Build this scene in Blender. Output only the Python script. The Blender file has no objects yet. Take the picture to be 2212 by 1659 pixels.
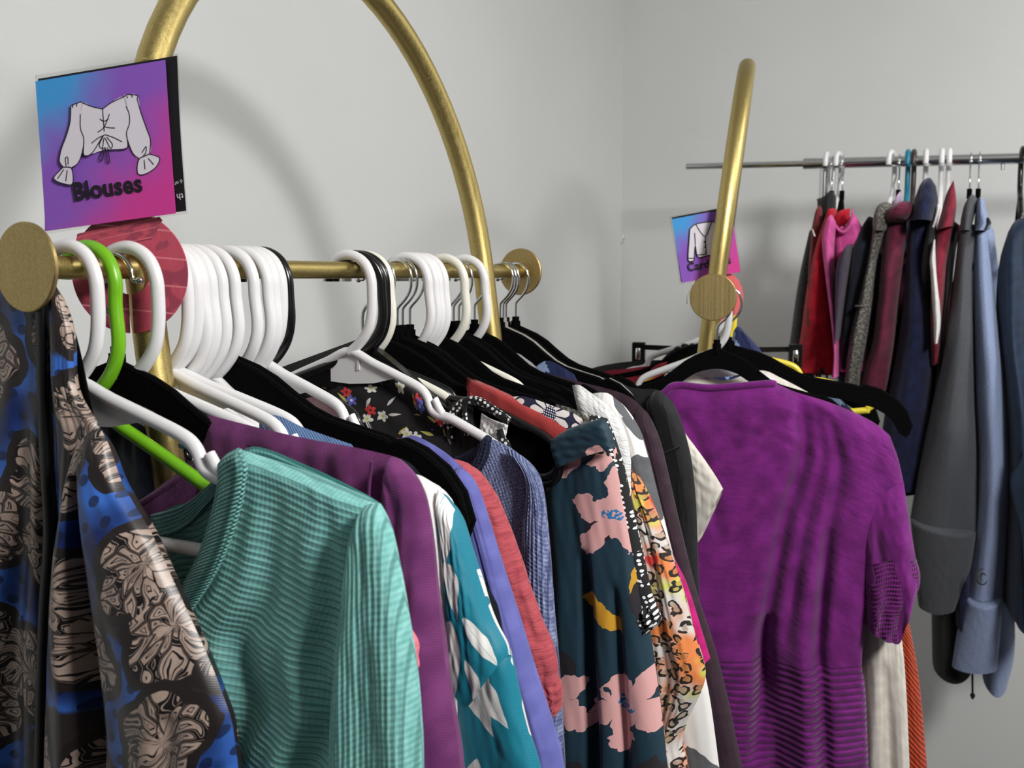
import bpy, math, random
import numpy as np
from mathutils import Vector, Matrix
C = bpy.context.scene.collection
PI = math.pi
rng = np.random.default_rng(7)

# ------------------------------------------------------------------ camera, world, light, exposure
F = 2200.0                                   # focal length in pixels of the 2212 x 1659 frame
PITCH = math.radians(6.007)
CAMP = np.array([0, 0, 1.5])
FW = np.array([0, math.cos(PITCH), -math.sin(PITCH)]); UPV = np.array([0, math.sin(PITCH), math.cos(PITCH)])
cam = bpy.data.cameras.new('camera'); cam_o = bpy.data.objects.new('camera', cam); C.objects.link(cam_o)
cam_o.location = CAMP; cam_o.rotation_euler = (PI/2 - PITCH, 0, 0)
cam.sensor_fit = 'HORIZONTAL'; cam.sensor_width = 36; cam.lens = F/2212*36; cam.clip_start = .02
cam.dof.use_dof = True; cam.dof.focus_distance = 1.0; cam.dof.aperture_fstop = 11
S = bpy.context.scene; S.camera = cam_o
S.view_settings.view_transform = 'Standard'; S.view_settings.look = 'None'; S.view_settings.gamma = 1
S.view_settings.use_curve_mapping = False
S.view_settings.exposure = 0.0
w = bpy.data.worlds.new('room_air'); S.world = w; w.use_nodes = True
w.node_tree.nodes['Background'].inputs[0].default_value = (.93, .96, 1, 1)
w.node_tree.nodes['Background'].inputs[1].default_value = .10
LAMPS = [((1.05, -.22, 2.36), (.40, .40), 40, (.3, 1.6, 1.30)), ((1.62, 1.25, 2.46), (.40, .40), 15, (1.62, 1.25, 0))]
def aim(loc, to): return (Vector(to) - Vector(loc)).to_track_quat('-Z', 'Y').to_euler()
for i, (loc, size, power, to) in enumerate(LAMPS):   # a tilted panel lamp behind the viewer and a flat one near the hoodies
    l = bpy.data.lights.new('panel_lamp_light', 'AREA'); l.shape = 'RECTANGLE'; l.size, l.size_y = size
    l.energy = power; l.color = (1, .985, .96)
    o = bpy.data.objects.new('panel_lamp_light', l); C.objects.link(o); o.location = loc; o.rotation_euler = aim(loc, to)

def ray(x, y): return FW + np.array([1, 0, 0])*(x-1106)/F + UPV*(829.5-y)/F
def at_depth(x, y, z): return CAMP + ray(x, y)*z
def on_plane(x, y, p, n):
    r = ray(x, y); return CAMP + r*((np.asarray(p)-CAMP) @ n)/(r @ n)

# ------------------------------------------------------------------ frames: a rail is a start point, a direction d, and e, the side that faces the viewer
class Rail:
    def __init__(self, p, ang):
        self.p = np.array(p, float); a = math.radians(ang); self.ang = -a
        self.d = np.array([math.sin(a), math.cos(a), 0]); self.e = np.array([math.cos(a), -math.sin(a), 0])
    def at(self, s, u=0, h=0): return self.p + self.d*s + self.e*u + np.array([0, 0, h])
    def uh(self, pt, s, off=0):              # a pixel (or a local pair in metres) -> (u,h) on the hanging plane at s
        if abs(pt[0]) < 3 and abs(pt[1]) < 3: return np.array(pt, float)
        c = self.at(s + off); P = on_plane(pt[0], pt[1], c, self.d) - c
        return np.array([P @ self.e, P[2]])
D = .065                                     # diameter of the end disks
R1 = Rail((-.3498, .7420, 1.507), 27.527); LEN = .7807
R2 = Rail((.2796, 1.4207, 1.4718), 12.0)
# ------------------------------------------------------------------ colour and node helpers
def lin(c):
    c = c/255.0
    return c/12.92 if c <= .04045 else ((c+.055)/1.055)**2.4
def rgb(*c): return (lin(c[0]), lin(c[1]), lin(c[2]), 1)

class E:                                     # a node socket (or number) with arithmetic
    def __init__(s, nb, k): s.nb, s.k = nb, k
    def __add__(a, b): return a.nb.m('ADD', a, b)
    __radd__ = __add__
    def __sub__(a, b): return a.nb.m('SUBTRACT', a, b)
    def __rsub__(a, b): return a.nb.m('SUBTRACT', b, a)
    def __mul__(a, b): return a.nb.m('MULTIPLY', a, b)
    __rmul__ = __mul__
    def __truediv__(a, b): return a.nb.m('DIVIDE', a, b)
    def __lt__(a, b): return a.nb.m('LESS_THAN', a, b)
    def __gt__(a, b): return a.nb.m('GREATER_THAN', a, b)
class NB:
    def __init__(s, name):
        s.mat = bpy.data.materials.new(name); s.mat.use_nodes = True
        s.t = s.mat.node_tree; s.n = s.t.nodes; s.p = s.n['Principled BSDF']
        s._uv = None
    def node(s, ty, **kw):
        n = s.n.new(ty)
        for k, v in kw.items(): setattr(n, k, v)
        return n
    def put(s, sock, v):
        if isinstance(v, E): s.t.links.new(v.k, sock)
        elif v is not None: sock.default_value = v
    def m(s, op, a, b=None, c=None):
        n = s.node('ShaderNodeMath', operation=op)
        for i, v in enumerate((a, b, c)):
            if v is not None: s.put(n.inputs[i], v)
        return E(s, n.outputs[0])
    def vm(s, op, a, b=None, sc=None, out=0):
        n = s.node('ShaderNodeVectorMath', operation=op); s.put(n.inputs[0], a)
        if b is not None: s.put(n.inputs[1], b)
        if sc is not None: s.put(n.inputs['Scale'], sc)
        return E(s, n.outputs[out])
    def uv(s):
        if s._uv is None: s._uv = E(s, s.node('ShaderNodeUVMap', uv_map='cloth').outputs[0])
        return s._uv
    def obj(s): return E(s, s.node('ShaderNodeTexCoord').outputs['Object'])
    def xyz(s, v):
        n = s.node('ShaderNodeSeparateXYZ'); s.put(n.inputs[0], v); return [E(s, o) for o in n.outputs]
    def vec(s, x, y, z=0.0):
        n = s.node('ShaderNodeCombineXYZ')
        for i, v in enumerate((x, y, z)): s.put(n.inputs[i], v)
        return E(s, n.outputs[0])
    def noise(s, v, scale, detail=2, rough=.5, dist=0, col=False):
        n = s.node('ShaderNodeTexNoise'); s.put(n.inputs['Vector'], v); n.inputs['Scale'].default_value = scale
        n.inputs['Detail'].default_value = detail; n.inputs['Roughness'].default_value = rough; n.inputs['Distortion'].default_value = dist
        return E(s, n.outputs['Color' if col else 'Fac'])
    def voro(s, v, scale, feature='F1', rand=1.0, out='Distance'):
        n = s.node('ShaderNodeTexVoronoi', feature=feature, voronoi_dimensions='2D'); s.put(n.inputs['Vector'], v)
        n.inputs['Scale'].default_value = scale; n.inputs['Randomness'].default_value = rand
        return E(s, n.outputs[out]) if isinstance(out, str) else [E(s, n.outputs[o]) for o in out]
    def mix(s, f, a, b):
        n = s.node('ShaderNodeMix', data_type='RGBA'); s.put(n.inputs[0], f); s.put(n.inputs[6], a); s.put(n.inputs[7], b)
        return E(s, n.outputs[2])
    def step(s, x, lo, hi):
        n = s.node('ShaderNodeMapRange', interpolation_type='SMOOTHSTEP'); s.put(n.inputs[0], x)
        n.inputs[1].default_value = lo; n.inputs[2].default_value = hi
        return E(s, n.outputs[0])
    def warp(s, v, scale, amt):
        c = s.vm('SUBTRACT', s.noise(v, scale, 2, col=True), (.5, .5, .5))
        return s.vm('ADD', v, s.vm('SCALE', c, sc=amt))
    def cells(s, v, scale, rand=.75, shift=(0, 0, 0)):   # local coordinates round scattered points: x, y (in cell units), radius, angle, random
        v = s.vm('ADD', v, shift)
        pos, colr = s.voro(v, scale, rand=rand, out=('Position', 'Color'))
        x, y, _ = s.xyz(s.vm('SCALE', s.vm('SUBTRACT', v, pos), sc=scale))
        r0, r1, r2 = s.xyz(colr)
        rad = s.m('SQRT', x*x + y*y); ang = s.m('ARCTAN2', y, x) + r0*6.28
        return x, y, rad, ang, (r0, r1, r2)
    def flower(s, v, scale, petals, R=.34, deep=.4, shift=(0, 0, 0), rag=0, rand=.75):
        if rag: v = s.warp(v, scale*6, rag/scale)
        x, y, rad, ang, rnd = s.cells(v, scale, rand, shift)
        pet = s.m('ABSOLUTE', s.m('COSINE', ang*(petals/2)))
        edge = R*(1-deep) + pet*(R*deep)
        return rad < edge, rad, ang, rnd, pet
    def leaf(s, v, scale, L=.42, W=.14, shift=(0, 0, 0), rand=.8, tilt=None):
        x, y, rad, ang, rnd = s.cells(v, scale, rand, shift)
        a = rnd[0]*6.28 if tilt is None else rnd[0]*1.2 + tilt
        ca, sa = s.m('COSINE', a), s.m('SINE', a)
        lx, ly = x*ca + y*sa, y*ca - x*sa
        wd = (1 - (lx/L)*(lx/L))*W*(1 + lx/L*.5)
        return s.m('ABSOLUTE', ly) < wd, lx, ly, rnd
    def bump(s, h, strength=.3, dist=.001):
        n = s.node('ShaderNodeBump'); n.inputs['Strength'].default_value = strength; n.inputs['Distance'].default_value = dist
        s.put(n.inputs['Height'], h); s.t.links.new(n.outputs[0], s.p.inputs['Normal'])
    def fin(s, color, rough=.8, metal=0, sheen=0, spec=.5, coat=0):
        s.put(s.p.inputs['Base Color'], color); s.put(s.p.inputs['Roughness'], rough); s.p.inputs['Metallic'].default_value = metal
        s.p.inputs['Specular IOR Level'].default_value = spec
        if sheen: s.p.inputs['Sheen Weight'].default_value = sheen; s.p.inputs['Sheen Roughness'].default_value = .5
        if coat: s.p.inputs['Coat Weight'].default_value = coat
        return s.mat
M = {}
def plain(name, c, rough=.5, metal=0, spec=.5, coat=0, grain=0):
    b = NB(name)
    if grain:
        n = b.noise(b.obj(), grain, 3); c = b.mix(n, tuple(x*.88 for x in c[:3])+(1,), tuple(min(1, x*1.08) for x in c[:3])+(1,))
    M[name] = b.fin(c, rough, metal, 0, spec, coat); return M[name]
def cloth(name, c, c2=None, weave=1500, wrinkle=.0, rough=.85, sheen=.15, spec=.25, kind='weave', strength=.35, mott=60, mott_amt=.35):
    b = NB(name); v = b.uv(); x, y, _ = b.xyz(v)
    c2 = c2 or tuple(k*.72 for k in c[:3])+(1,)
    if kind == 'weave':
        weave *= 1.7
        h = b.m('SINE', x*weave)*b.m('SINE', y*weave)
        f = b.noise(v, mott, 4)
        col = b.mix(b.step(f, .35-.0, .35+mott_amt), c2, c)
        hh = h*.15 + b.noise(v, 90, 3)*wrinkle
    elif kind == 'ribh':                     # horizontal slubbed ridges
        row = b.m('SINE', y*weave + b.noise(b.vec(x*14, y*90), 1, 2)*5)
        st = b.m('SINE', x*1900)
        f = b.noise(b.vec(x*60, y*700), 1, 2)
        col = b.mix(b.step(f, .3, .75), c2, c); hh = row*.8 + st*.25 + b.noise(v, 40, 2)*wrinkle
        col = b.mix(b.step(row, -.98, -.55), tuple(k*.6 for k in c2[:3])+(1,), col)
    elif kind == 'ribv':
        row = b.m('SINE', x*weave + b.noise(v, 30, 2)*1.5); f = b.noise(b.vec(x*500, y*120), 1, 2)
        col = b.mix(b.step(f, .3, .75), c2, c); hh = row*.9 + b.m('SINE', y*1500)*.3
        col = b.mix(b.step(row, -1, -.4), tuple(k*.65 for k in c2[:3])+(1,), col)
    elif kind == 'heather':
        f = b.noise(b.vec(x*420, y*900), 1, 3, .7)
        col = b.mix(b.step(f, .42, .58), c2, c); hh = b.m('SINE', x*weave)*b.m('SINE', y*weave)*.5 + f*.5
    elif kind == 'tweed':
        f = b.noise(v, 220, 4, .75); col = b.mix(b.step(f, .42, .62), c2, c); hh = f
    elif kind == 'crinkle':
        f = b.noise(b.warp(b.vec(x*70, y*190), 1.2, 1.2), 1, 3, .6); col = b.mix(b.step(f, .3, .6), c2, c); hh = f*2.5
    elif kind == 'twill':
        d = b.m('SINE', (x + y)*weave); col = b.mix(b.step(d, -.6, .8), c2, c); hh = d*.5
    b.bump(hh, strength, .0012)
    M[name] = b.fin(col, rough, 0, sheen, spec); return M[name]

# ------------------------------------------------------------------ object helpers
def tag(o, label=None, cat=None, group=None, kind=None):
    for k, v in (('label', label), ('category', cat), ('group', group), ('kind', kind)):
        if v: o[k] = v
    return o
def link(name, me, mat, parent=None):
    o = bpy.data.objects.new(name, me); C.objects.link(o)
    if mat is not None and not me.materials: me.materials.append(M[mat] if isinstance(mat, str) else mat)
    if parent is not None: o.parent = parent
    return o
def empty(name, loc, rz=0):
    o = bpy.data.objects.new(name, None); C.objects.link(o); o.location = loc; o.rotation_euler = (0, 0, rz)
    o.empty_display_size = .02; return o
def copy_tree(o, parent=None):
    c = o.copy(); C.objects.link(c); c.parent = parent
    for ch in list(o.children): copy_tree(ch, c)
    return c
class MB:
    def __init__(s): s.v, s.f, s.uv = [], [], []
    def add(s, vs, fs, uvs=None):
        n = len(s.v); s.v += [tuple(map(float, p)) for p in vs]; s.f += [tuple(i+n for i in f) for f in fs]
        s.uv += [tuple(map(float, q)) for q in (uvs if uvs is not None else [(p[0], p[2]) for p in vs])]
        return s
    def grid(s, P, uvs=None, flip=False, wrap=False):
        P = np.asarray(P); a, b = P.shape[:2]; idx = np.arange(a*b).reshape(a, b); fs = []
        for j in range(a-1):
            for i in range(b if wrap else b-1):
                k = (i+1) % b; q = (idx[j, i], idx[j, k], idx[j+1, k], idx[j+1, i]); fs.append(q[::-1] if flip else q)
        return s.add(P.reshape(-1, 3), fs, None if uvs is None else np.asarray(uvs).reshape(-1, 2))
    def tube(s, pts, r, seg=10, closed=False, caps=True, sub=1, flat=1.0):
        pts = smooth_path(pts, sub, closed) if sub > 1 else np.asarray(pts, float)
        n = len(pts); r = np.interp(np.linspace(0, 1, n), np.linspace(0, 1, len(np.atleast_1d(r))), np.atleast_1d(r)) if np.ndim(r) else np.full(n, r)
        T = np.gradient(pts, axis=0) if not closed else (np.roll(pts, -1, 0)-np.roll(pts, 1, 0))
        T /= np.linalg.norm(T, axis=1)[:, None] + 1e-12
        ref = np.array([0, 1, 0.]) if abs(T[:, 1]).mean() < .6 else np.array([0, 0, 1.])
        rings = []
        for i in range(n):
            a = ref - T[i]*(ref @ T[i]); a /= np.linalg.norm(a)+1e-12; b = np.cross(T[i], a); ref = a
            th = np.linspace(0, 2*PI, seg, endpoint=False)
            rings.append(pts[i] + r[i]*(np.cos(th)[:, None]*a*flat + np.sin(th)[:, None]*b))
        if closed: rings.append(rings[0])
        L = np.concatenate([[0], np.cumsum(np.linalg.norm(np.diff(pts, axis=0), axis=1))]); L = np.append(L, L[-1])[:len(rings)]
        uvs = [[(k/seg*2*PI*max(r[min(i, n-1)], 1e-4), L[i]) for k in range(seg)] for i in range(len(rings))]
        s.grid(rings, uvs, wrap=True, flip=True)
        if caps and not closed:
            for ring, fl in ((rings[0], 0), (rings[-1], 1)):
                s.add(ring, [tuple(range(seg))[::-1] if fl else tuple(range(seg))])
        return s
    def plate(s, outer, inner=None, y0=-.003, y1=.003):  # flat shape in the local x-z plane, with an optional opening of as many points
        o = np.asarray(outer, float); n = len(o)
        def ring(a, y): return [(p[0], y, p[1]) for p in a]
        if inner is None:
            s.add(ring(o, y0)+ring(o, y1), [tuple(range(n)), tuple(range(2*n-1, n-1, -1))] + [(i, n+i, n+(i+1) % n, (i+1) % n) for i in range(n)])
        else:
            q = np.asarray(inner, float); vs = ring(o, y0)+ring(q, y0)+ring(o, y1)+ring(q, y1); fs = []
            for i in range(n):
                k = (i+1) % n
                fs += [(i, k, n+k, n+i), (2*n+i, 3*n+i, 3*n+k, 2*n+k), (i, 2*n+i, 2*n+k, k), (n+i, n+k, 3*n+k, 3*n+i)]
            s.add(vs, fs)
        return s
    def box(s, x0, x1, y0, y1, z0, z1):
        v = [(x, y, z) for x in (x0, x1) for y in (y0, y1) for z in (z0, z1)]
        return s.add(v, [(0, 1, 3, 2), (4, 6, 7, 5), (0, 4, 5, 1), (2, 3, 7, 6), (0, 2, 6, 4), (1, 5, 7, 3)])
    def mesh(s, name, smooth=True):
        me = bpy.data.meshes.new(name); me.from_pydata(s.v, [], s.f)
        uvl = me.uv_layers.new(name='cloth'); li = np.empty(len(me.loops), np.int32); me.loops.foreach_get('vertex_index', li)
        uvl.data.foreach_set('uv', np.asarray(s.uv, np.float32)[li].ravel())
        if smooth: me.polygons.foreach_set('use_smooth', [True]*len(me.polygons))
        me.update(); return me
    def obj(s, name, mat, parent=None, smooth=True, sharp=None):
        me = s.mesh(name, smooth)
        if sharp: me.set_sharp_from_angle(angle=math.radians(sharp))
        return link(name, me, mat, parent)
def smooth_path(p, sub, closed=False):       # Catmull-Rom
    p = np.asarray(p, float); n = len(p)
    q = np.concatenate([p[-1:], p, p[:2]]) if closed else np.concatenate([2*p[:1]-p[1:2], p, 2*p[-1:]-p[-2:-1]])
    out = []
    for i in range(n if closed else n-1):
        a, b, c, d = q[i:i+4]
        for t in np.linspace(0, 1, sub, endpoint=False):
            out.append(.5*(2*b + (c-a)*t + (2*a-5*b+4*c-d)*t*t + (3*b-a-3*c+d)*t**3))
    if not closed: out.append(p[-1])
    return np.array(out)
def resample(p, n, smooth=True):
    p = np.asarray(p, float)
    if len(p) > 2 and smooth: p = smooth_path(p, 8)
    L = np.concatenate([[0], np.cumsum(np.linalg.norm(np.diff(p, axis=0), axis=1))]); t = np.linspace(0, L[-1], n)
    return np.stack([np.interp(t, L, p[:, k]) for k in range(p.shape[1])], 1)
def edge_round(x, wd): return np.sqrt(np.clip(1-(1-np.clip(x/wd, 0, 1))**2, 0, 1))
def wob(t, v, seed, n=7, lo=1, hi=6):        # smooth pseudo-random field
    g = np.random.default_rng(seed); o = 0
    for _ in range(n):
        o = o + np.sin(g.uniform(lo, hi)*6.28*t*g.choice([-1, 1]) + g.uniform(.3, hi*.7)*6.28*v*g.choice([-1, 1]) + g.uniform(0, 6.28))
    return o/n
def piece(parent, name, mat, rail, s, top, right, bottom, left, th=.012, off=0., side='both', close='lrt', rw=.3, tw=.1,
          folds=(), valleys=(), rough=.0012, seed=1, nu=44, nv=60, grow=None, uvo=(0, 0), yaw=0, local=None):
    """One panel or tube of cloth: four border lines (pixels on the hanging plane, or metres) span it; th is its half thickness."""
    conv = lambda a: np.array([rail.uh(p, s, off) for p in a])
    Tp, Rp, Bp, Lp = (conv(a) for a in (top, right, bottom, left))
    Tp[0] = Lp[0]; Tp[-1] = Rp[0]; Bp[0] = Lp[-1]; Bp[-1] = Rp[-1]
    T, B, L, R = resample(Tp, nu), resample(Bp, nu), resample(Lp, nv), resample(Rp, nv)
    t = np.linspace(0, 1, nu)[None, :, None]; v = np.linspace(0, 1, nv)[:, None, None]
    P = (1-v)*T[None] + v*B[None] + (1-t)*L[:, None] + t*R[:, None] \
        - ((1-t)*(1-v)*T[0] + t*(1-v)*T[-1] + (1-t)*v*B[0] + t*v*B[-1])
    t, v = t[..., 0], v[..., 0]
    pr = np.ones((nv, nu))
    if 'l' in close: pr = pr*edge_round(t, rw)
    if 'r' in close: pr = pr*edge_round(1-t, rw)
    if 't' in close: pr = pr*edge_round(v, tw)
    if 'b' in close: pr = pr*edge_round(1-v, tw)
    thv = np.interp(v, np.linspace(0, 1, len(np.atleast_1d(th))), np.atleast_1d(th))
    fo = np.zeros((nv, nu))
    for (amp, freq, vp, ph, drift) in folds:
        fo += amp*v**vp*np.sin(6.283*freq*(t + drift*v + .08*wob(t*0, v, seed+3)) + ph)
    for (t0, v0, t1, v1, wd, dp) in valleys:
        k = np.clip((v-v0)/(v1-v0), 0, 1); c = t0 + (t1-t0)*k
        fo += dp*np.exp(-((t-c)/wd)**2)*edge_round(np.clip(k, 0, 1), .25)*edge_round(1-np.clip(k, 0, 1)*.999, .25)
    fo += rough*wob(t, v, seed, 9, 1, 9)
    damp = np.minimum(1, pr*1.5+.15)
    U, H = P[..., 0], P[..., 1]
    du = np.sqrt(np.gradient(U, axis=1)**2 + np.gradient(H, axis=1)**2); AU = np.cumsum(du, 1); AU = AU - AU[:, nu//2:nu//2+1]
    dv = np.sqrt(np.gradient(U, axis=0)**2 + np.gradient(H, axis=0)**2); AV = np.cumsum(dv, 0)
    uvs = np.stack([AU.mean(0)[None]*0 + AU + uvo[0], AV*-1 + uvo[1]], -1)
    mb = MB()
    if side in ('both', 'front'): mb.grid(np.stack([U, off - pr*thv + fo*damp, H], -1), uvs)
    if side in ('both', 'back'): mb.grid(np.stack([U, off + pr*thv*.8 + fo*damp*.6, H], -1), uvs+.31, flip=True)
    return mb.obj(name, mat, parent)
def strip(parent, name, mat, rail, s, pts, r=.004, y=-.006, seg=8, flat=.6, sub=6):
    """A band or piping along a line on the garment; a point may carry its own depth as a third number."""
    q = []
    for p in pts:
        a = rail.uh(p[:2], s); q.append((a[0], p[2] if len(p) > 2 else y, a[1]))
    return MB().tube(q, r, seg, sub=sub, flat=flat).obj(name, mat, parent)
def hang(name, rail, s, label, cat='blouse', group=None, yaw=0):
    o = empty(name, rail.at(s), rail.ang + math.radians(yaw)); return tag(o, label, cat, group)
# ------------------------------------------------------------------ materials
b = NB('wall_paint'); v = b.obj()
n1 = b.noise(v, 1.6, 4); n2 = b.noise(v, 260, 3, .6); sm = b.noise(b.warp(v, 3, .5), 7, 4, .6)
col = b.mix(b.step(n1, .3, .7), rgb(203, 205, 204), rgb(210, 211, 210))
col = b.mix(b.step(sm, .68, .8)*.35, col, rgb(186, 187, 186))
b.bump(n2 + b.noise(v, 30, 2)*.6, .12, .002); M['wall_paint'] = b.fin(col, .75, 0, 0, .3)
plain('ceiling_paint', rgb(232, 232, 230), .9); plain('floor_vinyl', rgb(62, 60, 58), .5, grain=20); plain('trim_paint', rgb(225, 225, 222), .5)
def metal_flake(name, c, c2, rough):
    b = NB(name); v = b.obj(); f = b.voro(v, 900, out='Color'); r0, r1, r2 = b.xyz(f)
    n = b.noise(v, 1100, 2, .7)
    col = b.mix(b.step(n, .35, .7), c2, c); b.bump(n, .25, .0004)
    M[name] = b.fin(col, b.m('ADD', r0*.12, rough), 1.0)
metal_flake('gold_paint', rgb(206, 187, 126), rgb(176, 156, 96), .36)
metal_flake('gold_disk', rgb(192, 171, 120), rgb(170, 148, 98), .42)
plain('chrome', (.72, .73, .74, 1), .14, 1); plain('dull_chrome', (.62, .63, .65, 1), .22, 1)
plain('white_plastic', rgb(226, 225, 226), .32, 0, .5); plain('ivory_plastic', rgb(228, 226, 214), .35); plain('black_plastic', rgb(14, 14, 15), .22)
plain('green_plastic', rgb(112, 178, 26), .3); plain('yellow_plastic', rgb(226, 208, 60), .35); plain('teal_plastic', rgb(22, 120, 150), .35)
plain('brown_plastic', rgb(62, 50, 48), .3); plain('grey_plastic', rgb(205, 206, 207), .35); plain('lamp_panel', (1, 1, 1, 1), .6)
b = NB('lamp_panel'); b.p.inputs['Emission Color'].default_value = (1, .985, .96, 1); b.p.inputs['Emission Strength'].default_value = 6; M['lamp_panel'] = b.mat
def velvet(name, c, c2):
    b = NB(name); n = b.noise(b.obj(), 900, 3, .7); b.bump(n, .4, .0006)
    M[name] = b.fin(b.mix(b.step(n, .4, .75), c, c2), .95, 0, 0, .03)
velvet('black_velvet', rgb(7, 7, 8), rgb(19, 19, 20)); velvet('grey_velvet', rgb(146, 142, 137), rgb(176, 172, 166))
# --- plain cloths
cloth('mint_knit', rgb(150, 210, 205), rgb(116, 182, 178), 1300, kind='ribh', wrinkle=.4, strength=.3, sheen=.1)
cloth('mint_sleeve', rgb(146, 206, 201), rgb(116, 182, 176), 1500, kind='ribv', wrinkle=.3, strength=.4, sheen=.1)
cloth('mint_rib', rgb(144, 204, 198), rgb(106, 172, 167), 1900, kind='ribh', strength=.9)
cloth('plum_cloth', rgb(116, 52, 108), rgb(96, 38, 90), 1900, wrinkle=1.2, strength=.45, mott=45)
cloth('pink_gauze', rgb(226, 126, 138), rgb(205, 104, 118), 1300, kind='crinkle', strength=.4)
cloth('navy_satin', rgb(40, 44, 58), rgb(26, 28, 38), 1600, rough=.45, wrinkle=.6)
cloth('periwinkle', rgb(104, 106, 176), rgb(90, 92, 160), 2400, rough=.75, strength=.15, wrinkle=.3)
cloth('coral_gauze', rgb(178, 78, 86), rgb(150, 58, 68), 1300, kind='crinkle', strength=.8)
cloth('blue_heather', rgb(150, 160, 196), rgb(78, 90, 138), 1300, kind='heather', strength=.55)
cloth('blue_heather_rib', rgb(150, 160, 196), rgb(84, 96, 142), 1500, kind='ribv', strength=.7)
cloth('navy_rib', rgb(36, 42, 74), rgb(24, 28, 54), 1700, kind='ribv', strength=.7)
cloth('rust_twill', rgb(176, 64, 62), rgb(150, 50, 50), 2600, kind='twill', strength=.3)
cloth('white_lace', rgb(232, 232, 232), rgb(206, 207, 208), 900, kind='crinkle', strength=.9)
cloth('white_cotton', rgb(232, 230, 228), rgb(218, 216, 214), 2000, wrinkle=.5, strength=.2)
cloth('cream_knit', rgb(226, 220, 210), rgb(208, 202, 192), 1500, wrinkle=.6, strength=.3)
cloth('aubergine', rgb(58, 38, 50), rgb(46, 29, 40), 2200, strength=.15, wrinkle=.2)
cloth('magenta_cloth', rgb(196, 22, 122), rgb(168, 14, 100), 1800, strength=.25)
cloth('black_cloth', rgb(25, 26, 29), rgb(17, 18, 20), 2000, strength=.2, wrinkle=.3, rough=.7)
cloth('black_satin', rgb(14, 14, 16), rgb(9, 9, 11), 2000, strength=.15, rough=.4)
cloth('purple_knit', rgb(124, 32, 122), rgb(100, 20, 100), 1500, wrinkle=1.6, strength=.5, mott=30)
cloth('purple_rib', rgb(120, 30, 120), rgb(98, 20, 98), 1050, kind='ribh', strength=.9)
cloth('dark_red', rgb(134, 24, 44), rgb(112, 18, 36), 2000, strength=.2)
cloth('orange_crochet', rgb(214, 84, 44), rgb(176, 58, 28), 700, kind='ribh', strength=1.0)
cloth('red_fleece', rgb(190, 24, 46), rgb(160, 16, 36), 1200, wrinkle=.6, strength=.3)
cloth('pink_fleece', rgb(212, 92, 160), rgb(190, 72, 140), 1200, wrinkle=.6, strength=.3)
cloth('charcoal_jersey', rgb(84, 86, 92), rgb(62, 64, 69), 900, kind='heather', strength=.25)
cloth('light_blue_heather', rgb(146, 160, 192), rgb(120, 134, 168), 900, kind='heather', strength=.25)
cloth('maroon_fleece', rgb(104, 32, 58), rgb(84, 24, 46), 1200, wrinkle=.6, strength=.3)
cloth('crimson_jersey', rgb(134, 30, 52), rgb(112, 22, 42), 1400, strength=.2)
cloth('navy_fleece', rgb(24, 30, 66), rgb(16, 21, 48), 1200, wrinkle=.5, strength=.25)
cloth('dark_navy', rgb(26, 30, 44), rgb(18, 21, 32), 1400, strength=.2)
cloth('violet_dark', rgb(52, 34, 62), rgb(38, 25, 46), 1400, strength=.2)
cloth('tweed_grey', rgb(132, 128, 120), rgb(52, 50, 48), 800, kind='tweed', strength=.6)
cloth('dark_grey_wool', rgb(74, 76, 78), rgb(48, 50, 52), 800, kind='tweed', strength=.5)
cloth('teal_navy', rgb(22, 44, 70), rgb(15, 32, 54), 1600, strength=.2, rough=.6)
cloth('slate_blue', rgb(62, 96, 128), rgb(46, 74, 104), 1200, kind='heather', strength=.3)
cloth('brick_cloth', rgb(120, 36, 40), rgb(96, 26, 32), 1500)
cloth('lilac_cloth', rgb(206, 176, 214), rgb(186, 156, 196), 1500)
cloth('denim_blue', rgb(118, 150, 196), rgb(98, 128, 176), 1800, kind='twill')
cloth('blush_cloth', rgb(216, 180, 180), rgb(200, 162, 164), 1500)
# --- printed cloths
def printed(name, col, b, rough=.7, sheen=.1, weave=3800, strength=.12, wrinkle=.3, spec=.3, tr=0):
    x, y, _ = b.xyz(b.uv()); b.bump(b.m('SINE', x*weave)*b.m('SINE', y*weave)*.4 + b.noise(b.uv(), 70, 2)*wrinkle, strength, .001)
    M[name] = b.fin(col, rough, 0, sheen, spec)
# blue satin with dark dots and beige line-drawn blooms
b = NB('blue_satin'); v = b.uv(); x, y, _ = b.xyz(v)
col = b.mix(b.step(b.noise(v, 16, 2), .38, .62), rgb(24, 42, 98), rgb(58, 108, 196))
dx = b.m('SUBTRACT', b.m('FRACT', x*62 + b.m('FLOOR', y*62)*.5), .5); dy = b.m('SUBTRACT', b.m('FRACT', y*62), .5)
dots = (b.m('SQRT', dx*dx + dy*dy) < .24); col = b.mix(dots*.85, col, rgb(22, 34, 68))
wv = b.warp(v, 30, .016); m1, rad, ang, rnd, pet = b.flower(wv, 13, 5, .50, .3, rand=.6)
halo = rad < (.47 + pet*.08); inner = rad < (.36 + pet*.10)
col = b.mix(b.step(b.noise(b.warp(v, 14, .04), 13, 1), .53, .59), col, rgb(50, 43, 41)); col = b.mix(halo, col, rgb(40, 34, 34))
beige = b.mix(b.noise(v, 120, 2), rgb(140, 118, 108), rgb(206, 184, 170))
pv = b.vec(ang*2.3 + b.noise(v, 30, 1)*3.2, rad*3.2 + b.noise(b.vm('ADD', v, (.5, 0, 0)), 34, 1)*2.6)
ed = b.voro(pv, 1.0, 'DISTANCE_TO_EDGE'); hat = b.m('ABSOLUTE', b.m('SUBTRACT', b.m('FRACT', ed*5.0), .5))
ink = b.m('MAXIMUM', ed < .055, (hat < .15)*(b.noise(v, 34, 2) > .42))
col = b.mix(inner, col, b.mix(ink, beige, rgb(26, 21, 23)))
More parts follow.
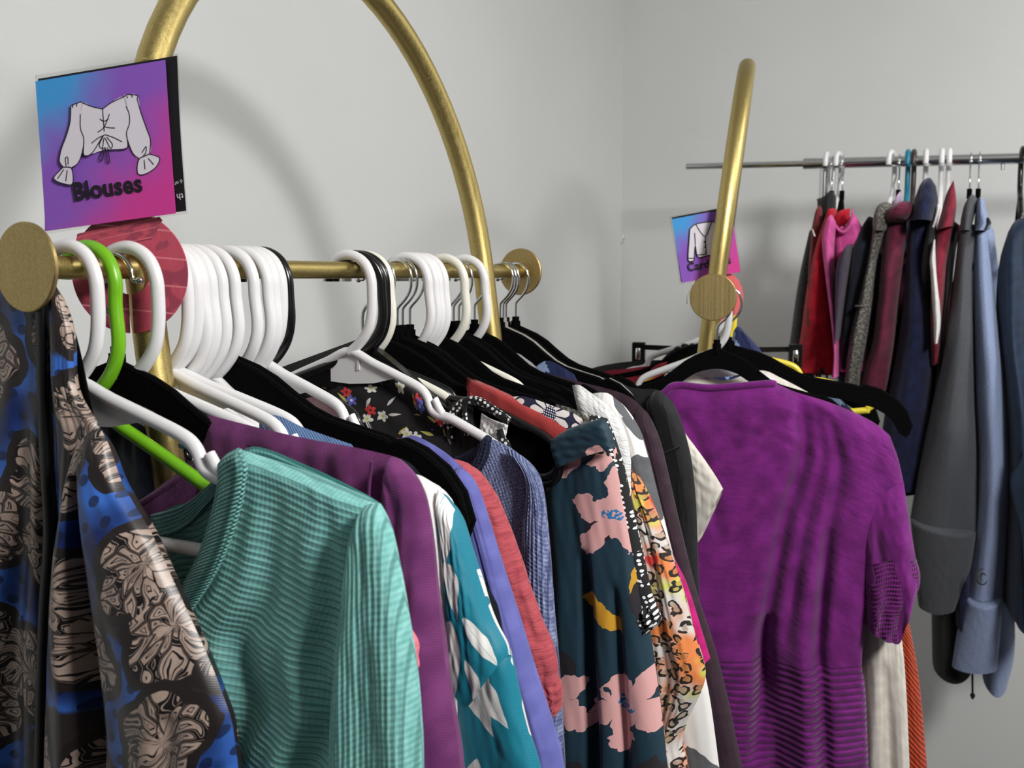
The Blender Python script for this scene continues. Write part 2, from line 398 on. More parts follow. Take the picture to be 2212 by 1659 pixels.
printed('blue_satin', col, b, .36, 0, 5000, .08, .5, .5)
# teal with white leaves
b = NB('teal_leaf'); v = b.uv(); col = rgb(22, 122, 144)
for sh, sc, L, W in (((0, 0, 0), 15, .55, .19), ((.11, .63, 0), 21, .5, .15)):
    lf, lx, ly, rnd = b.leaf(b.warp(v, 30, .012), sc, L, W, sh, .9, 1.2); vein = b.m('ABSOLUTE', ly) > .0
    col = b.mix(lf, col, b.mix(b.m('ABSOLUTE', ly) < .006, rgb(232, 231, 227), rgb(150, 190, 196)))
printed('teal_leaf', col, b, .5)
b = NB('white_teal'); v = b.uv(); col = rgb(230, 228, 222)
lf, lx, ly, rnd = b.leaf(b.warp(v, 30, .014), 11, .5, .2, (.2, .4, 0), .9, 1.5); printed('white_teal', b.mix(lf, col, rgb(24, 120, 142)), b, .5)
# dark teal with large blush flowers and mustard strokes
b = NB('teal_bloom'); v = b.uv(); x, y, _ = b.xyz(v); col = rgb(24, 52, 66)
st, lx, ly, rnd = b.leaf(b.warp(v, 60, .012), 14, .5, .13, (.3, .12, 0), .8, 1.1); col = b.mix(st*(rnd[1] > .45), col, rgb(196, 146, 40))
st2, lx, ly, rnd = b.leaf(b.warp(v, 60, .012), 12, .4, .2, (.13, .42, 0), .8, .6); col = b.mix(st2*(rnd[2] > .6), col, rgb(38, 34, 40))
fl, rad, ang, rnd, pet = b.flower(v, 11.5, 5, .50, .62, (.05, .02, 0), .35, .55)
col = b.mix(fl*(rnd[1] > .4), col, b.mix(b.step(b.noise(b.vec(x*40, y*260), 1, 2), .7, .85)*.4, rgb(214, 162, 160), rgb(150, 104, 108)))
col = b.mix((rad < .1)*(rnd[1] > .4)*(b.noise(v, 300, 1) > .45), col, rgb(42, 116, 170))
printed('teal_bloom', col, b, .55)
# black with scattered small flowers
b = NB('ditsy_black'); v = b.uv(); col = rgb(24, 22, 25)
lf, lx, ly, rnd = b.leaf(v, 52, .42, .09, (.2, .1, 0)); col = b.mix(lf*(rnd[1] > .35), col, b.mix(rnd[2] > .5, rgb(206, 204, 200), rgb(190, 186, 96)))
for sh, c1, c2, lo in (((0, 0, 0), rgb(226, 226, 218), rgb(212, 204, 90), .35), ((.013, .027, 0), rgb(206, 58, 62), rgb(120, 20, 30), .55), ((.031, .009, 0), rgb(92, 98, 190), rgb(220, 220, 230), .6)):
    fl, rad, ang, rnd, pet = b.flower(v, 34, 5, .24, .5, sh, 0, .9); col = b.mix(fl*(rnd[1] > lo), col, b.mix(rad < .06, c1, c2))
printed('ditsy_black', col, b, .8)
# navy with big white daisies
b = NB('daisy_navy'); v = b.uv(); fl, rad, ang, rnd, pet = b.flower(v, 22, 11, .5, .35, (.01, .03, 0), 0, .35)
col = b.mix(fl, rgb(34, 36, 62), b.mix(pet > .35, rgb(34, 36, 62), rgb(232, 226, 222)))
d2 = b.voro(v, 420, rand=.1) < .3; col = b.mix(rad < .16, col, b.mix(d2, rgb(30, 34, 66), rgb(226, 226, 230))); printed('daisy_navy', col, b)
# black with white dots
b = NB('dot_black'); v = b.uv(); d = b.voro(v, 190, rand=.45) < .30; printed('dot_black', b.mix(d*(b.noise(v, 40, 1) > .42), rgb(20, 20, 22), rgb(224, 224, 224)), b)
# chiffon with leopard spots over orange, pink and green washes
b = NB('leopard_chiffon'); v = b.uv(); base = b.mix(b.step(b.noise(v, 18, 2), .4, .6), rgb(214, 208, 204), rgb(226, 132, 72))
base = b.mix(b.step(b.noise(b.vm('ADD', v, (.4, .2, 0)), 24, 2), .55, .66), base, rgb(206, 204, 92)); base = b.mix(b.step(b.noise(b.vm('ADD', v, (.7, .6, 0)), 22, 2), .6, .68), base, rgb(214, 62, 60))
wv = b.warp(v, 60, .014); dd = b.voro(wv, 74, rand=.9); brk = b.noise(v, 90, 2) > .44
ringm = (dd > .24)*(dd < .44)*brk; col = b.mix(ringm, b.mix((dd < .24), base, b.mix(.5, base, rgb(150, 110, 60))), rgb(38, 32, 30))
printed('leopard_chiffon', col, b, .6)
# white with grey brush leaves
b = NB('grey_leaf_white'); v = b.uv(); lf, lx, ly, rnd = b.leaf(b.warp(v, 40, .012), 13, .52, .24, (.05, .02, 0), .6, .9)
printed('grey_leaf_white', b.mix(lf, rgb(231, 229, 227), b.mix(b.noise(v, 60, 2), rgb(70, 72, 76), rgb(108, 110, 114))), b, .8)
# navy with pale blue blossoms
b = NB('navy_blossom'); v = b.uv(); fl, rad, ang, rnd, pet = b.flower(v, 24, 5, .46, .5, (0, 0, 0), .5, .8)
printed('navy_blossom', b.mix(fl*(rnd[1] > .3), rgb(28, 38, 80), b.mix(b.noise(v, 200, 2), rgb(104, 134, 190), rgb(176, 196, 226))), b)
# --- signs
b = NB('sign_gradient'); x, y, _ = b.xyz(b.uv())       # uv 0..1 over the card: blue at the upper left, violet, then pink at the lower right
n = b.noise(b.uv(), 2.2, 2); g = x*.62 + (1-y)*.72 + (n-.5)*.5
c1 = b.mix(b.step(g, .12, .5), rgb(70, 158, 224), rgb(140, 90, 192)); M['sign_gradient'] = b.fin(b.mix(b.step(g, .62, 1.2), c1, rgb(208, 64, 150)), .42, 0, 0, .35)
plain('print_black', rgb(24, 20, 30), .5); plain('print_white', rgb(226, 220, 230), .5); plain('black_card', rgb(26, 24, 28), .4)
b = NB('laminate'); tr = b.node('ShaderNodeBsdfTransparent'); gl = b.node('ShaderNodeBsdfGlossy'); gl.inputs['Roughness'].default_value = .12
fr = b.node('ShaderNodeFresnel'); fr.inputs[0].default_value = 1.35; mx = b.node('ShaderNodeMixShader'); tr.inputs[0].default_value = (.95, .95, .95, 1)
b.t.links.new(fr.outputs[0], mx.inputs[0]); b.t.links.new(tr.outputs[0], mx.inputs[1]); b.t.links.new(gl.outputs[0], mx.inputs[2])
b.t.links.new(mx.outputs[0], b.n['Material Output'].inputs['Surface']); M['laminate'] = b.mat
b = NB('red_tape'); v = b.uv(); x, y, _ = b.xyz(v)
n = b.noise(b.vec(x*900, y*90), 1, 2); ln = b.m('ABSOLUTE', b.m('SUBTRACT', b.m('FRACT', y*46 + x*4), .5)) < .03
col = b.mix(n, rgb(178, 62, 84), rgb(208, 92, 112)); blk = b.step(b.noise(b.vm('ADD', v, (.3, 0, 0)), 45, 1), .5, .54); col = b.mix(blk*.55, col, rgb(120, 52, 76))
col = b.mix(ln, col, rgb(222, 128, 140)); b.bump(n, .3, .0005); M['red_tape'] = b.fin(col, .6)
plain('coral_card', rgb(222, 104, 108), .6); plain('tape_edge', rgb(200, 120, 130), .7)
# ------------------------------------------------------------------ the room
OFF = .36                                    # rack to wall
W0 = R1.at(0, -OFF)[:2]; d2, e2 = R1.d[:2], R1.e[:2]
sc = 2.082                                   # the corner, measured along the left wall
CORN = W0 + d2*sc; HC = 2.5
def slab(name, corners, z0, z1, mat, parent=None):
    m_ = MB(); n = len(corners); v = [(x, y, z0) for x, y in corners]+[(x, y, z1) for x, y in corners]
    m_.add(v, [tuple(range(n))[::-1], tuple(range(n, 2*n))]+[(i, (i+1) % n, n+(i+1) % n, n+i) for i in range(n)])
    return tag(m_.obj(name, mat, parent, smooth=False), kind='structure')
back_len, left_len, T = 5.5, 8.5, .1
A = CORN - d2*left_len; B = CORN + e2*back_len
slab('wall_left', [A, CORN, CORN - e2*T, A - e2*T], 0, HC, 'wall_paint')
slab('wall_back', [CORN - e2*T, CORN - e2*T + d2*T, B + d2*T, B], 0, HC, 'wall_paint') if False else \
slab('wall_back', [CORN, B, B + d2*T, CORN - e2*T + d2*T, CORN - e2*T], 0, HC, 'wall_paint')
FLc = [A - e2*T, CORN - e2*T + d2*T, B + d2*T, B - d2*left_len]
slab('floor', FLc, -.08, 0, 'floor_vinyl'); slab('ceiling', FLc, HC, HC+.08, 'ceiling_paint')
slab('baseboard_left', [A, CORN, CORN + e2*.012, A + e2*.012], 0, .09, 'trim_paint')
slab('baseboard_back', [CORN + e2*.012, B, B - d2*.012, CORN + e2*.012 - d2*.012], 0, .09, 'trim_paint')
for i, (loc, size, power, to) in enumerate(LAMPS):
    t = tag(empty('panel_lamp', loc), ['square panel lamp hung tilted behind the viewer', 'flat square panel lamp under the ceiling near the hoodies'][i], 'lamp')
    a = size[0]/2+.02; q = aim(loc, to)
    o = MB().box(-a, a, -a, a, .006, .026).obj('frame', 'trim_paint', t, False); o.rotation_euler = q
    o = MB().box(-a+.02, a-.02, -a+.02, a-.02, .002, .006).obj('diffuser', 'lamp_panel', t, False); o.rotation_euler = q
    MB().tube([(0, 0, .015), (0, 0, HC-loc[2])], .012, 10).obj('stem', 'trim_paint', t)
# the small bent nail by the corner
nl = on_plane(1338, 522, (*CORN, 0), R1.d); nl = np.array([CORN[0]+e2[0]*.004, CORN[1]+e2[1]*.004, nl[2]])
t = tag(empty('wall_nail', nl, R1.ang), 'tiny bent metal nail stuck in the wall corner', 'nail')
MB().tube([(0, 0, 0), (.006, -.010, .002), (.010, -.018, .008), (.008, -.02, .013)], .0016, 8, sub=4).obj('shank', 'dull_chrome', t)
MB().tube([(.0, -.004, 0), (-.006, -.006, -.001)], .005, 8).obj('plug', 'trim_paint', t)
# ------------------------------------------------------------------ garment racks
def make_rack(rail, lean, hoff, label, disk_mat='gold_disk', feet=True):
    """Arch in a plane leaning by `lean` (towards +u), its springing `hoff` above the rail."""
    t = tag(empty('garment_rack', rail.at(0), rail.ang), label, 'garment rack')
    a_, b_, c_ = .286, .335, LEN/2; la = math.tan(math.radians(lean))
    zb = -rail.p[2]+.022
    pts = [(c_-a_, h) for h in np.linspace(zb, hoff, 12)[:-1]]
    pts += [(c_-a_*math.cos(th), hoff+b_*math.sin(th)) for th in np.linspace(0, PI, 40)]
    pts += [(c_+a_, h) for h in np.linspace(hoff, zb, 12)[1:]]
    MB().tube([(h*la, s, h) for s, h in pts], .0138, 20).obj('arch', 'gold_paint', t)
    MB().tube([(0, .002, 0), (0, LEN-.002, 0)], .0088, 18).obj('rail', 'gold_paint', t)
    for s0, s1 in ((-.004, .0), (LEN, LEN+.004)):
        dk = MB(); n = 64
        prof = [(0, s0), (D/2-.0008, s0), (D/2, s0+.0008), (D/2, s1-.0008), (D/2-.0008, s1), (0, s1)]
        dk.grid([[(max(r, 1e-5)*math.cos(k/n*2*PI), y, max(r, 1e-5)*math.sin(k/n*2*PI)) for k in range(n)] for r, y in prof], wrap=True)
        dk.obj('end_disk', disk_mat, t, sharp=35)
    for s in (c_-a_, c_+a_):
        MB().tube([(zb*la-.2, s, zb-.008), (zb*la+.22, s, zb-.008)], .0135, 14).obj('foot', 'gold_paint', t)
    return t
make_rack(R1, -7.5, 0.0, 'gold arched garment rack in front, carrying the blouses')
make_rack(R2, 6.5, .047, 'gold arched garment rack behind, carrying the cardigans')
# chrome rail of the rack along the back wall
c0 = at_depth(1605, 358, 2.26); c1 = at_depth(1740, 353.5, 2.20); c2 = at_depth(2212, 342, 2.04)
cd = c2 - c1; cd[2] = 0; cd /= np.linalg.norm(cd); cang = math.atan2(cd[1], cd[0])
t = tag(empty('clothes_rail', c1, cang), 'telescopic chrome clothes rail on uprights along the back wall', 'clothes rail')
far = 1.05; sl = (c2[2]-c1[2])/np.linalg.norm((c2-c1)[:2])
MB().tube([(0, 0, 0), (far, 0, far*sl)], .0113, 20).obj('outer_tube', 'chrome', t)
MB().tube([(-.26, 0, -.26*sl), (.05, 0, .05*sl)], .0068, 16).obj('inner_tube', 'chrome', t)
MB().tube([(-.004, 0, 0), (.022, 0, .022*sl)], .0121, 20).obj('sleeve_collar', 'chrome', t)
MB().tube([(.038, .012, -.012), (.038, .012, -c1[2]+.05)], .0095, 14).obj('upright', 'chrome', t)
MB().tube([(.058, .012, -.012), (.058, .012, -c1[2]+.05)], .0035, 10).obj('brace', 'dull_chrome', t)
MB().tube([(far-.05, .012, 0), (far-.05, .012, -c1[2]+.05)], .0105, 14).obj('upright', 'chrome', t)
for xx in (.038, far-.05): MB().tube([(xx, -.22, -c1[2]+.03), (xx, .2, -c1[2]+.03)], .012, 12).obj('foot', 'chrome', t)
pg = on_plane(2166, 357, c1, np.array([-cd[1], cd[0], 0])) - c1; xp = pg @ cd
MB().tube([(xp, 0, xp*sl-.010), (xp, 0, xp*sl-.022)], .0038, 10).obj('peg', 'dull_chrome', t)
# ------------------------------------------------------------------ hangers: local x along the arms, z up from the middle of the rail
def mirror(p): return [(-x, z) for x, z in p[::-1]]
def tubular(name, mat, s, label, yaw=0, rail=R1, group=None, k=1.0, flip=1, du=0, tilt=0, cat='hanger', notch=True, dz=0, sx=1.0, mk={}):
    key = (mat, flip, k, notch); zz = .0
    t = tag(empty(name, rail.at(s, du, dz), rail.ang+math.radians(yaw)), label, cat, group); t.rotation_euler[1] = math.radians(tilt)
    if key not in mk:
        f = flip; R = .0054
        def P(p): return [(x*f*1.0, 0, z) for x, z in p]
        hook = [(-.027, -.012), (-.0265, -.002), (-.0195, .010), (-.006, .0155), (.008, .0148), (.021, .007), (.0285, -.007), (.0300, -.025), (.0290, -.045), (.0245, -.062), (.014, -.076), (.0, -.087)]
        sc_ = lambda q: [(x*k if z < -.03 else x, z*k if z < -.03 else z) for x, z in q]
        h = MB().tube(P(sc_(hook)), R, 12, sub=6).mesh('hook')
        arm = [(0, -.086), (.04, -.098), (.08, -.110), (.112, -.1205), (.124, -.129), (.131, -.142), (.143, -.1475), (.16, -.150), (.19, -.160), (.222, -.1715), (.236, -.180), (.238, -.192), (.228, -.2), (.21, -.202), (0, -.202)]
        full = sc_(arm + mirror(arm)[1:-1])
        fr = MB().tube(P(full), R*.95, 12, closed=True, sub=5)
        if notch:
            for g in (1, -1): fr.tube(P(sc_([(.150*g, -.149), (.143*g, -.141), (.136*g, -.131)])), [R*.9, R*.8], 10, sub=3)
        fr = fr.mesh('frame')
        wb = MB().plate([(x*f, z) for x, z in sc_([(-.075, -.112), (-.05, -.104), (0, -.09), (.05, -.104), (.075, -.112), (.04, -.1185), (0, -.1205), (-.04, -.1185)])], None, -.0015, .0015)
        wb.box(min(.0145*f, .0185*f), max(.0145*f, .0185*f), -.003, .003, -.105*k, -.086*k)
        mk[key] = (h, fr, wb.mesh('web', False))
    for nm, me in zip(('hook', 'frame', 'web'), mk[key]):
        if nm == 'web' and mat in ('green_plastic', 'yellow_plastic', 'teal_plastic'): continue
        o = link(nm, me, mat, t)
        if nm != 'hook': o.scale = (sx, 1, 1)
    return t
def velvet_hanger(s, label, yaw=0, rail=R1, group=None, flip=1, mat='black_velvet', du=0, dz=0, tilt=0, sx=1.0, bar=True, mk={}):
    t = tag(empty('velvet_hanger', rail.at(s, du, dz), rail.ang+math.radians(yaw)), label, 'hanger', group); t.rotation_euler[1] = math.radians(tilt)
    key = (flip, mat, bar)
    if key not in mk:
        hook = [(0, -.072), (0, -.047), (.002, -.041), (.011, -.032), (.0175, -.022), (.0195, -.010), (.0165, .002), (.009, .0095), (-.001, .0113), (-.011, .008), (-.0185, 0), (-.021, -.009), (-.026, -.010)]
        hk = MB().tube([(x*flip, 0, z) for x, z in hook], .0019, 8, sub=5)
        n = 10; bp = (-.0285*flip, 0, -.010)
        hk.grid([[(bp[0]+.0034*math.cos(a)*math.sin(p), .0034*math.sin(a)*math.sin(p), bp[2]+.0034*math.cos(p)) for a in np.linspace(0, 2*PI, n, endpoint=False)] for p in np.linspace(.01, PI-.01, 7)], wrap=True)
        out = [(0, -.068), (.0055, -.068), (.0065, -.0765), (.02, -.081), (.04, -.087), (.06, -.096), (.08, -.1085), (.1, -.120), (.12, -.1275), (.15, -.134), (.178, -.1395), (.186, -.1425), (.196, -.1405), (.215, -.147), (.235, -.160), (.25, -.178), (.2575, -.2), (.252, -.214), (.24, -.2205), (.22, -.222), (0, -.222)]
        inn = [(0, -.104), (.01, -.1045), (.025, -.107), (.04, -.111), (.06, -.121), (.08, -.134), (.1, -.1445), (.12, -.151), (.15, -.157), (.178, -.163), (.19, -.167), (.205, -.172), (.22, -.181), (.232, -.192), (.236, -.2), (.234, -.2065), (.227, -.2095), (.215, -.211), (.19, -.211), (.1, -.211), (0, -.211)]
        if not bar: out = out[:18] + [(.251, -.2175)]; inn = inn[:15] + [(.242, -.212)]
        o2, i2 = out + mirror(out)[1:-1], inn + mirror(inn)[1:-1]
        bd = MB().plate(o2, i2, -.0028, .0028) if bar else MB().plate(mirror(out)[:-1] + out + inn[::-1][:-1] + mirror(inn)[::-1], None, -.0028, .0028)
        bd.tube([(x, 0, z) for x, z in out[1:-1]], .0031, 6); bd.tube([(-x, 0, z) for x, z in out[1:-1]], .0031, 6)
        mk[key] = (hk.mesh('hook'), bd.mesh('body', False), MB().tube([(0, 0, -.062), (0, 0, -.082)], .005, 10).mesh('hook_socket'))
    h, bd, so = mk[key]
    link('hook', h, 'chrome', t); link('body', bd, mat, t).scale = (sx, 1, 1); link('hook_socket', so, mat if mat != 'grey_velvet' else 'grey_velvet', t)
    return t
W = 'white_plastic'
tubular('plastic_hanger', W, .034, 'white plastic hanger nearest the big gold end disk, holding the mint sweater', yaw=0)
tubular('plastic_hanger', 'green_plastic', .053, 'lime green plastic hanger behind the mint sweater', yaw=0, tilt=7, k=1.22, notch=False)
velvet_hanger(.076, 'black velvet hanger in the plum blouse, its chrome hook facing the other way', flip=-1)
tubular('plastic_hanger', W, .079, 'white plastic hanger hooked just in front of the round pink divider', yaw=4, du=.012)
spec = [ # kind, s, yaw, words
 ('w', .124, 0, 'white plastic hanger first past the pink divider'),
 ('i', .132, 6, 'white plastic hanger second past the pink divider, with a wide molded yoke'),
 ('m', .142, 0, 'white plastic hanger third past the pink divider'),
 ('m', .151, 2, 'white plastic hanger fourth past the pink divider'),
 ('m', .163, 3, 'white plastic hanger fifth past the pink divider, just before the paired steel hooks'),
 ('m', .179, 2, 'white plastic hanger sixth past the pink divider, among the paired steel hooks'),
 ('v', .186, 0, 'black velvet hanger nearest of the pair with hooks among the white ones'),
 ('v', .195, 0, 'black velvet hanger second of the pair with hooks among the white ones'),
 ('m', .204, 0, 'white plastic hanger standing a little apart, seventh past the divider'),
 ('m', .221, 2, 'white plastic hanger third from the end of the near white cluster'),
 ('m', .232, -2, 'white plastic hanger second from the end of the near white cluster'),
 ('n', .241, 0, 'white plastic hanger against the glossy black one closing the near cluster'),
 ('B', .250, 0, 'glossy black plastic hanger that closes the near cluster, beside the bare rail'),
 ('n', .383, 0, 'large white plastic hanger first past the bare rail, with the blue sweater on its arm'),
 ('b', .393, 22, 'glossy black plastic hanger right behind the large white one'),
 ('b', .402, 20, 'second glossy black plastic hanger behind the large white one'),
 ('I', .416, 0, 'ivory plastic hanger with a straight leg, middle of the rail'),
 ('V', .440, 0, 'black velvet hanger whose steel hook stands against the middle ivory hanger'),
 ('V', .474, 0, 'black velvet hanger second of the steel hooks past the middle ivory hanger'),
 ('V', .485, 3, 'black velvet hanger third of the steel hooks past the middle ivory hanger'),
 ('m', .494, 0, 'white plastic hanger first of the far row of four'),
 ('V', .500, 2, 'black velvet hanger fourth of the steel hooks past the middle ivory hanger'),
 ('m', .507, 2, 'white plastic hanger second of the far row of four'),
 ('m', .517, 0, 'white plastic hanger third of the far row of four'),
 ('m', .530, -1, 'white plastic hanger last of the far row of four'),
 ('V', .550, 0, 'black velvet hanger between the far row of four and the far ivory one'),
 ('I', .576, 0, 'ivory plastic hanger alone between steel hooks near the far arch leg'),
 ('V', .590, 2, 'black velvet hanger first past the far ivory hanger'),
 ('V', .599, -2, 'black velvet hanger second past the far ivory hanger'),
 ('V', .612, 0, 'black velvet hanger third past the far ivory hanger'),
 ('m', .627, 0, 'white plastic hanger nearest before the far leg of the arch'),
 ('V', .652, -2, 'black velvet hanger last before the far leg of the arch'),
 ('V', .722, 2, 'black velvet hanger just past the far leg of the arch'),
 ('g', .731, 0, 'pale grey velvet hanger showing between black ones by the far arch leg'),
 ('V', .739, 0, 'black velvet hanger second past the far leg of the arch'),
 ('V', .768, 0, 'black velvet hanger last on the rail, next to the far gold disk')]
for k_, s_, yw, lab in spec:
    if k_ == 'w': tubular('plastic_hanger', W, s_, lab, yw)
    elif k_ in 'mn': tubular('plastic_hanger', W, s_, lab, yw, k=1.12 if k_ == 'm' else 1.0, sx=.5 if k_ == 'm' else .78)
    elif k_ == 'i': tubular('plastic_hanger', W, s_, lab, yw, notch=False)
    elif k_ == 'I': tubular('plastic_hanger', 'ivory_plastic', s_, lab, yw, notch=False, k=1.1, sx=.8)
    elif k_ in 'bB': tubular('plastic_hanger', 'black_plastic', s_, lab, yw, k=1.06, sx=.8)
    elif k_ == 'v': velvet_hanger(s_, lab, yw)
    elif k_ == 'V': velvet_hanger(s_, lab, yw, sx=.93 if s_ < .5 else .80)
    elif k_ == 'g': velvet_hanger(s_, lab, yw, mat='grey_velvet', sx=.8)
# ------------------------------------------------------------------ category signs on round dividers
def flat_poly(pts, y): return MB().add([(p[0], y, p[1]) for p in pts], [tuple(range(len(pts)))])
def stroke(mb, pts, wd, y, sub=5):
    p = smooth_path(pts, sub) if len(pts) > 2 else np.asarray(pts, float)
    T = np.gradient(p, axis=0); T /= np.linalg.norm(T, axis=1)[:, None]+1e-9; N = np.stack([-T[:, 1], T[:, 0]], 1)*wd
    a, b_ = p+N, p-N
    mb.grid([[(q[0], y, q[1]) for q in b_], [(q[0], y, q[1]) for q in a]])
def fill(mb, pts, y, sub=4):
    p = smooth_path(pts, sub, True); mb.add([(q[0], y, q[1]) for q in p], [tuple(range(len(p)))])
def lettering(text, width, bold):
    cu = bpy.data.curves.new('lettering', 'FONT'); cu.body = text; cu.size = 1; cu.offset = bold; cu.resolution_u = 4; cu.space_character = 1.04
    o = bpy.data.objects.new('lettering', cu); C.objects.link(o); bpy.context.view_layer.update()
    me = bpy.data.meshes.new_from_object(o.evaluated_get(bpy.context.evaluated_depsgraph_get())); bpy.data.objects.remove(o)
    co = np.empty(len(me.vertices)*3, np.float32); me.vertices.foreach_get('co', co); co = co.reshape(-1, 3)
    lo, hi = co[:, 0].min(), co[:, 0].max(); k = width/(hi-lo)
    out = MB(); out.v = [((p[0]-lo)*k, 0, p[1]*k) for p in co]; out.f = [tuple(p.vertices) for p in me.polygons]; out.uv = [(p[0], p[2]) for p in out.v]
    return out
def put_text(text, a, b_, y, mat, parent, name, bold=.02, tall=1.0):   # written from a to b in the plane of the card
    a, b_ = np.array(a), np.array(b_); d = b_-a; wd = np.linalg.norm(d); c, s_ = d/wd
    m_ = lettering(text, wd, bold); m_.v = [(a[0]+p[0]*c-p[2]*tall*s_, y, a[1]+p[0]*s_+p[2]*tall*c) for p in m_.v]
    return m_.obj(name, mat, parent, False)
def card(parent, name, mat, q, y, bend=.0025, th=.0006, n=14):
    """A slightly curled card through four corners (upper left, upper right, lower right, lower left)."""
    q = np.array(q, float); g = np.linspace(0, 1, n); P, U = [], []
    for v in g:
        a = q[0]*(1-v)+q[3]*v; b_ = q[1]*(1-v)+q[2]*v
        P.append([((a*(1-t)+b_*t)[0], y + bend*math.sin(t*4+v*2)*math.sin(v*2.6), (a*(1-t)+b_*t)[1]) for t in g]); U.append([(t, 1-v) for t in g])
    P = np.array(P); m_ = MB().grid(P, U); P2 = P.copy(); P2[..., 1] += th; m_.grid(P2, U, flip=True)
    rim = [(0, i) for i in range(n)]+[(i, n-1) for i in range(1, n)]+[(n-1, i) for i in range(n-2, -1, -1)]+[(i, 0) for i in range(n-2, 0, -1)]
    m_.grid([[P[r] for r in rim], [P2[r] for r in rim]], [[U[r[0]][r[1]] for r in rim]]*2, wrap=True)
    return m_.obj(name, mat, parent)
def ring(parent, name, mat, c, R, hole, slot, th=.0016, y=0, n=72, ragged=0):
    """A cardboard disk with an off-centre hole and a slot down to the rim."""
    o, i_ = [], []; g = np.random.default_rng(5)
    for k in range(n):
        a = -PI/2 + slot/R + (2*PI-2*slot/R)*k/(n-1); rr = R*(1+ragged*g.uniform(-1, 1)); o.append((c[0]+rr*math.cos(a), c[1]+rr*math.sin(a)))
        a2 = -PI/2 + slot/hole + (2*PI-2*slot/hole)*k/(n-1); i_.append((c[0]+hole*math.cos(a2)+.0, c[1]+hole*math.sin(a2)))
    m_ = MB(); P = np.array([[(p[0], y, p[1]) for p in o], [(p[0], y, p[1]) for p in i_]]); P2 = P+np.array([0, th, 0])
    m_.grid(P, flip=True); m_.grid(P2)
    m_.grid([P[0], P2[0]]); m_.grid([P[1], P2[1]], flip=True)
    for k in (0, n-1): m_.add([P[0, k], P[1, k], P2[1, k], P2[0, k]], [(0, 1, 2, 3)])
    return m_.obj(name, mat, parent, False)
# the blouse sign, facing the viewer a little more squarely than the clothes
SG = Rail(R1.at(.085), 6); k0 = 2.962
L = lambda p: SG.uh(p, 0); Z = lambda pts: [L((x/k0, y/k0)) for x, y in pts]
t = tag(empty('divider_sign', SG.at(0), SG.ang), 'large blue and purple Blouses card on a round red taped divider on the front rail', 'sign')
pxm = np.linalg.norm(L((400, 600))-L((300, 600)))/100
ring(t, 'divider_disk', 'red_tape', L((279, 589)), 126*pxm, 45*pxm, 4.5*pxm)
tp = MB(); tp.add([(p[0], -.0007, p[1]) for p in map(L, [(168, 505), (345, 468), (352, 476), (330, 515), (160, 545)])], [(0, 1, 2, 3, 4)], [(0, 0), (.1, 0), (.1, .02), (.09, .05), (0, .05)]); tp.obj('tape_strip', 'red_tape', t)
card(t, 'laminate_film', 'laminate', [L(p) for p in ((80, 164), (388, 116), (408, 462), (102, 506))], -.0020, th=.0003)
card(t, 'backing_card', 'black_card', [L(p) for p in ((87, 172), (386, 122), (406, 456), (100, 499))], -.0032)
fc = card(t, 'printed_card', 'sign_gradient', [L(p) for p in ((86, 179), (364, 133), (387, 462), (107, 500))], -.0062, bend=.0008)
y = -.0072
wf = MB()
for pg in ([(485, 690), (545, 663), (560, 668), (545, 740), (548, 830), (568, 900), (555, 990), (530, 1050), (490, 1080), (440, 1075), (412, 1030), (425, 960), (455, 880), (480, 790)],
           [(820, 628), (845, 615), (905, 622), (930, 730), (965, 830), (990, 905), (985, 990), (915, 1022), (880, 990), (850, 920), (838, 860), (858, 790), (850, 720), (835, 690)],
           [(560, 668), (620, 690), (687, 705), (740, 665), (820, 628), (845, 700), (858, 790), (838, 860), (842, 950), (700, 965), (568, 1000), (568, 900), (548, 830), (545, 740)],
           [(436, 1076), (380, 1135), (388, 1160), (430, 1178), (495, 1182), (490, 1085)], [(985, 992), (1048, 1018), (1020, 1080), (950, 1122), (908, 1112), (920, 1024)]):
    fill(wf, Z(pg), y)
wf.obj('drawn_blouse', 'print_white', t, False)
ln = MB()
for pg in ([(485, 700), (480, 790), (455, 880), (425, 960), (412, 1030), (425, 1062), (440, 1075)], [(545, 740), (546, 830), (568, 900), (555, 990), (530, 1050), (490, 1080)], [(485, 700), (488, 685), (545, 663), (560, 668), (620, 692), (687, 707)],
           [(687, 707), (740, 668), (820, 630), (850, 615), (908, 622), (905, 640)], [(905, 640), (930, 730), (965, 830), (990, 905), (985, 990)], [(835, 690), (855, 740), (856, 800), (838, 860), (850, 920), (880, 990), (918, 1022)],
           [(838, 860), (842, 955), (760, 968), (700, 970)], [(568, 900), (568, 1000), (620, 985), (690, 875)], [(687, 707), (690, 760), (697, 850)], [(655, 855), (697, 820), (730, 740)], [(668, 770), (695, 785), (725, 770)], [(697, 820), (730, 826), (765, 828)],
           [(615, 925), (660, 890), (705, 870)], [(705, 870), (760, 890), (810, 915)], [(690, 880), (665, 935), (685, 955), (698, 890), (735, 955), (748, 930), (712, 885)], [(690, 955), (665, 1025), (685, 1028), (698, 950)], [(705, 950), (712, 1040), (730, 1040), (718, 950)],
           [(436, 1076), (380, 1135), (388, 1160), (430, 1178), (495, 1182), (490, 1085), (440, 1075)], [(440, 1090), (400, 1150)], [(462, 1095), (452, 1165)], [(985, 992), (1048, 1018), (1020, 1080), (950, 1122), (908, 1112), (918, 1026), (985, 992)], [(975, 1020), (1010, 1060)], [(950, 1030), (955, 1090)],
           [(455, 1070), (450, 1020), (465, 1015), (468, 1060)], [(935, 985), (962, 945), (960, 985), (945, 1000)], [(500, 675), (496, 700)], [(525, 668), (520, 692)], [(840, 625), (845, 640)], [(870, 618), (876, 636)]):
    stroke(ln, Z(pg), 1.0*pxm, y-.00015)
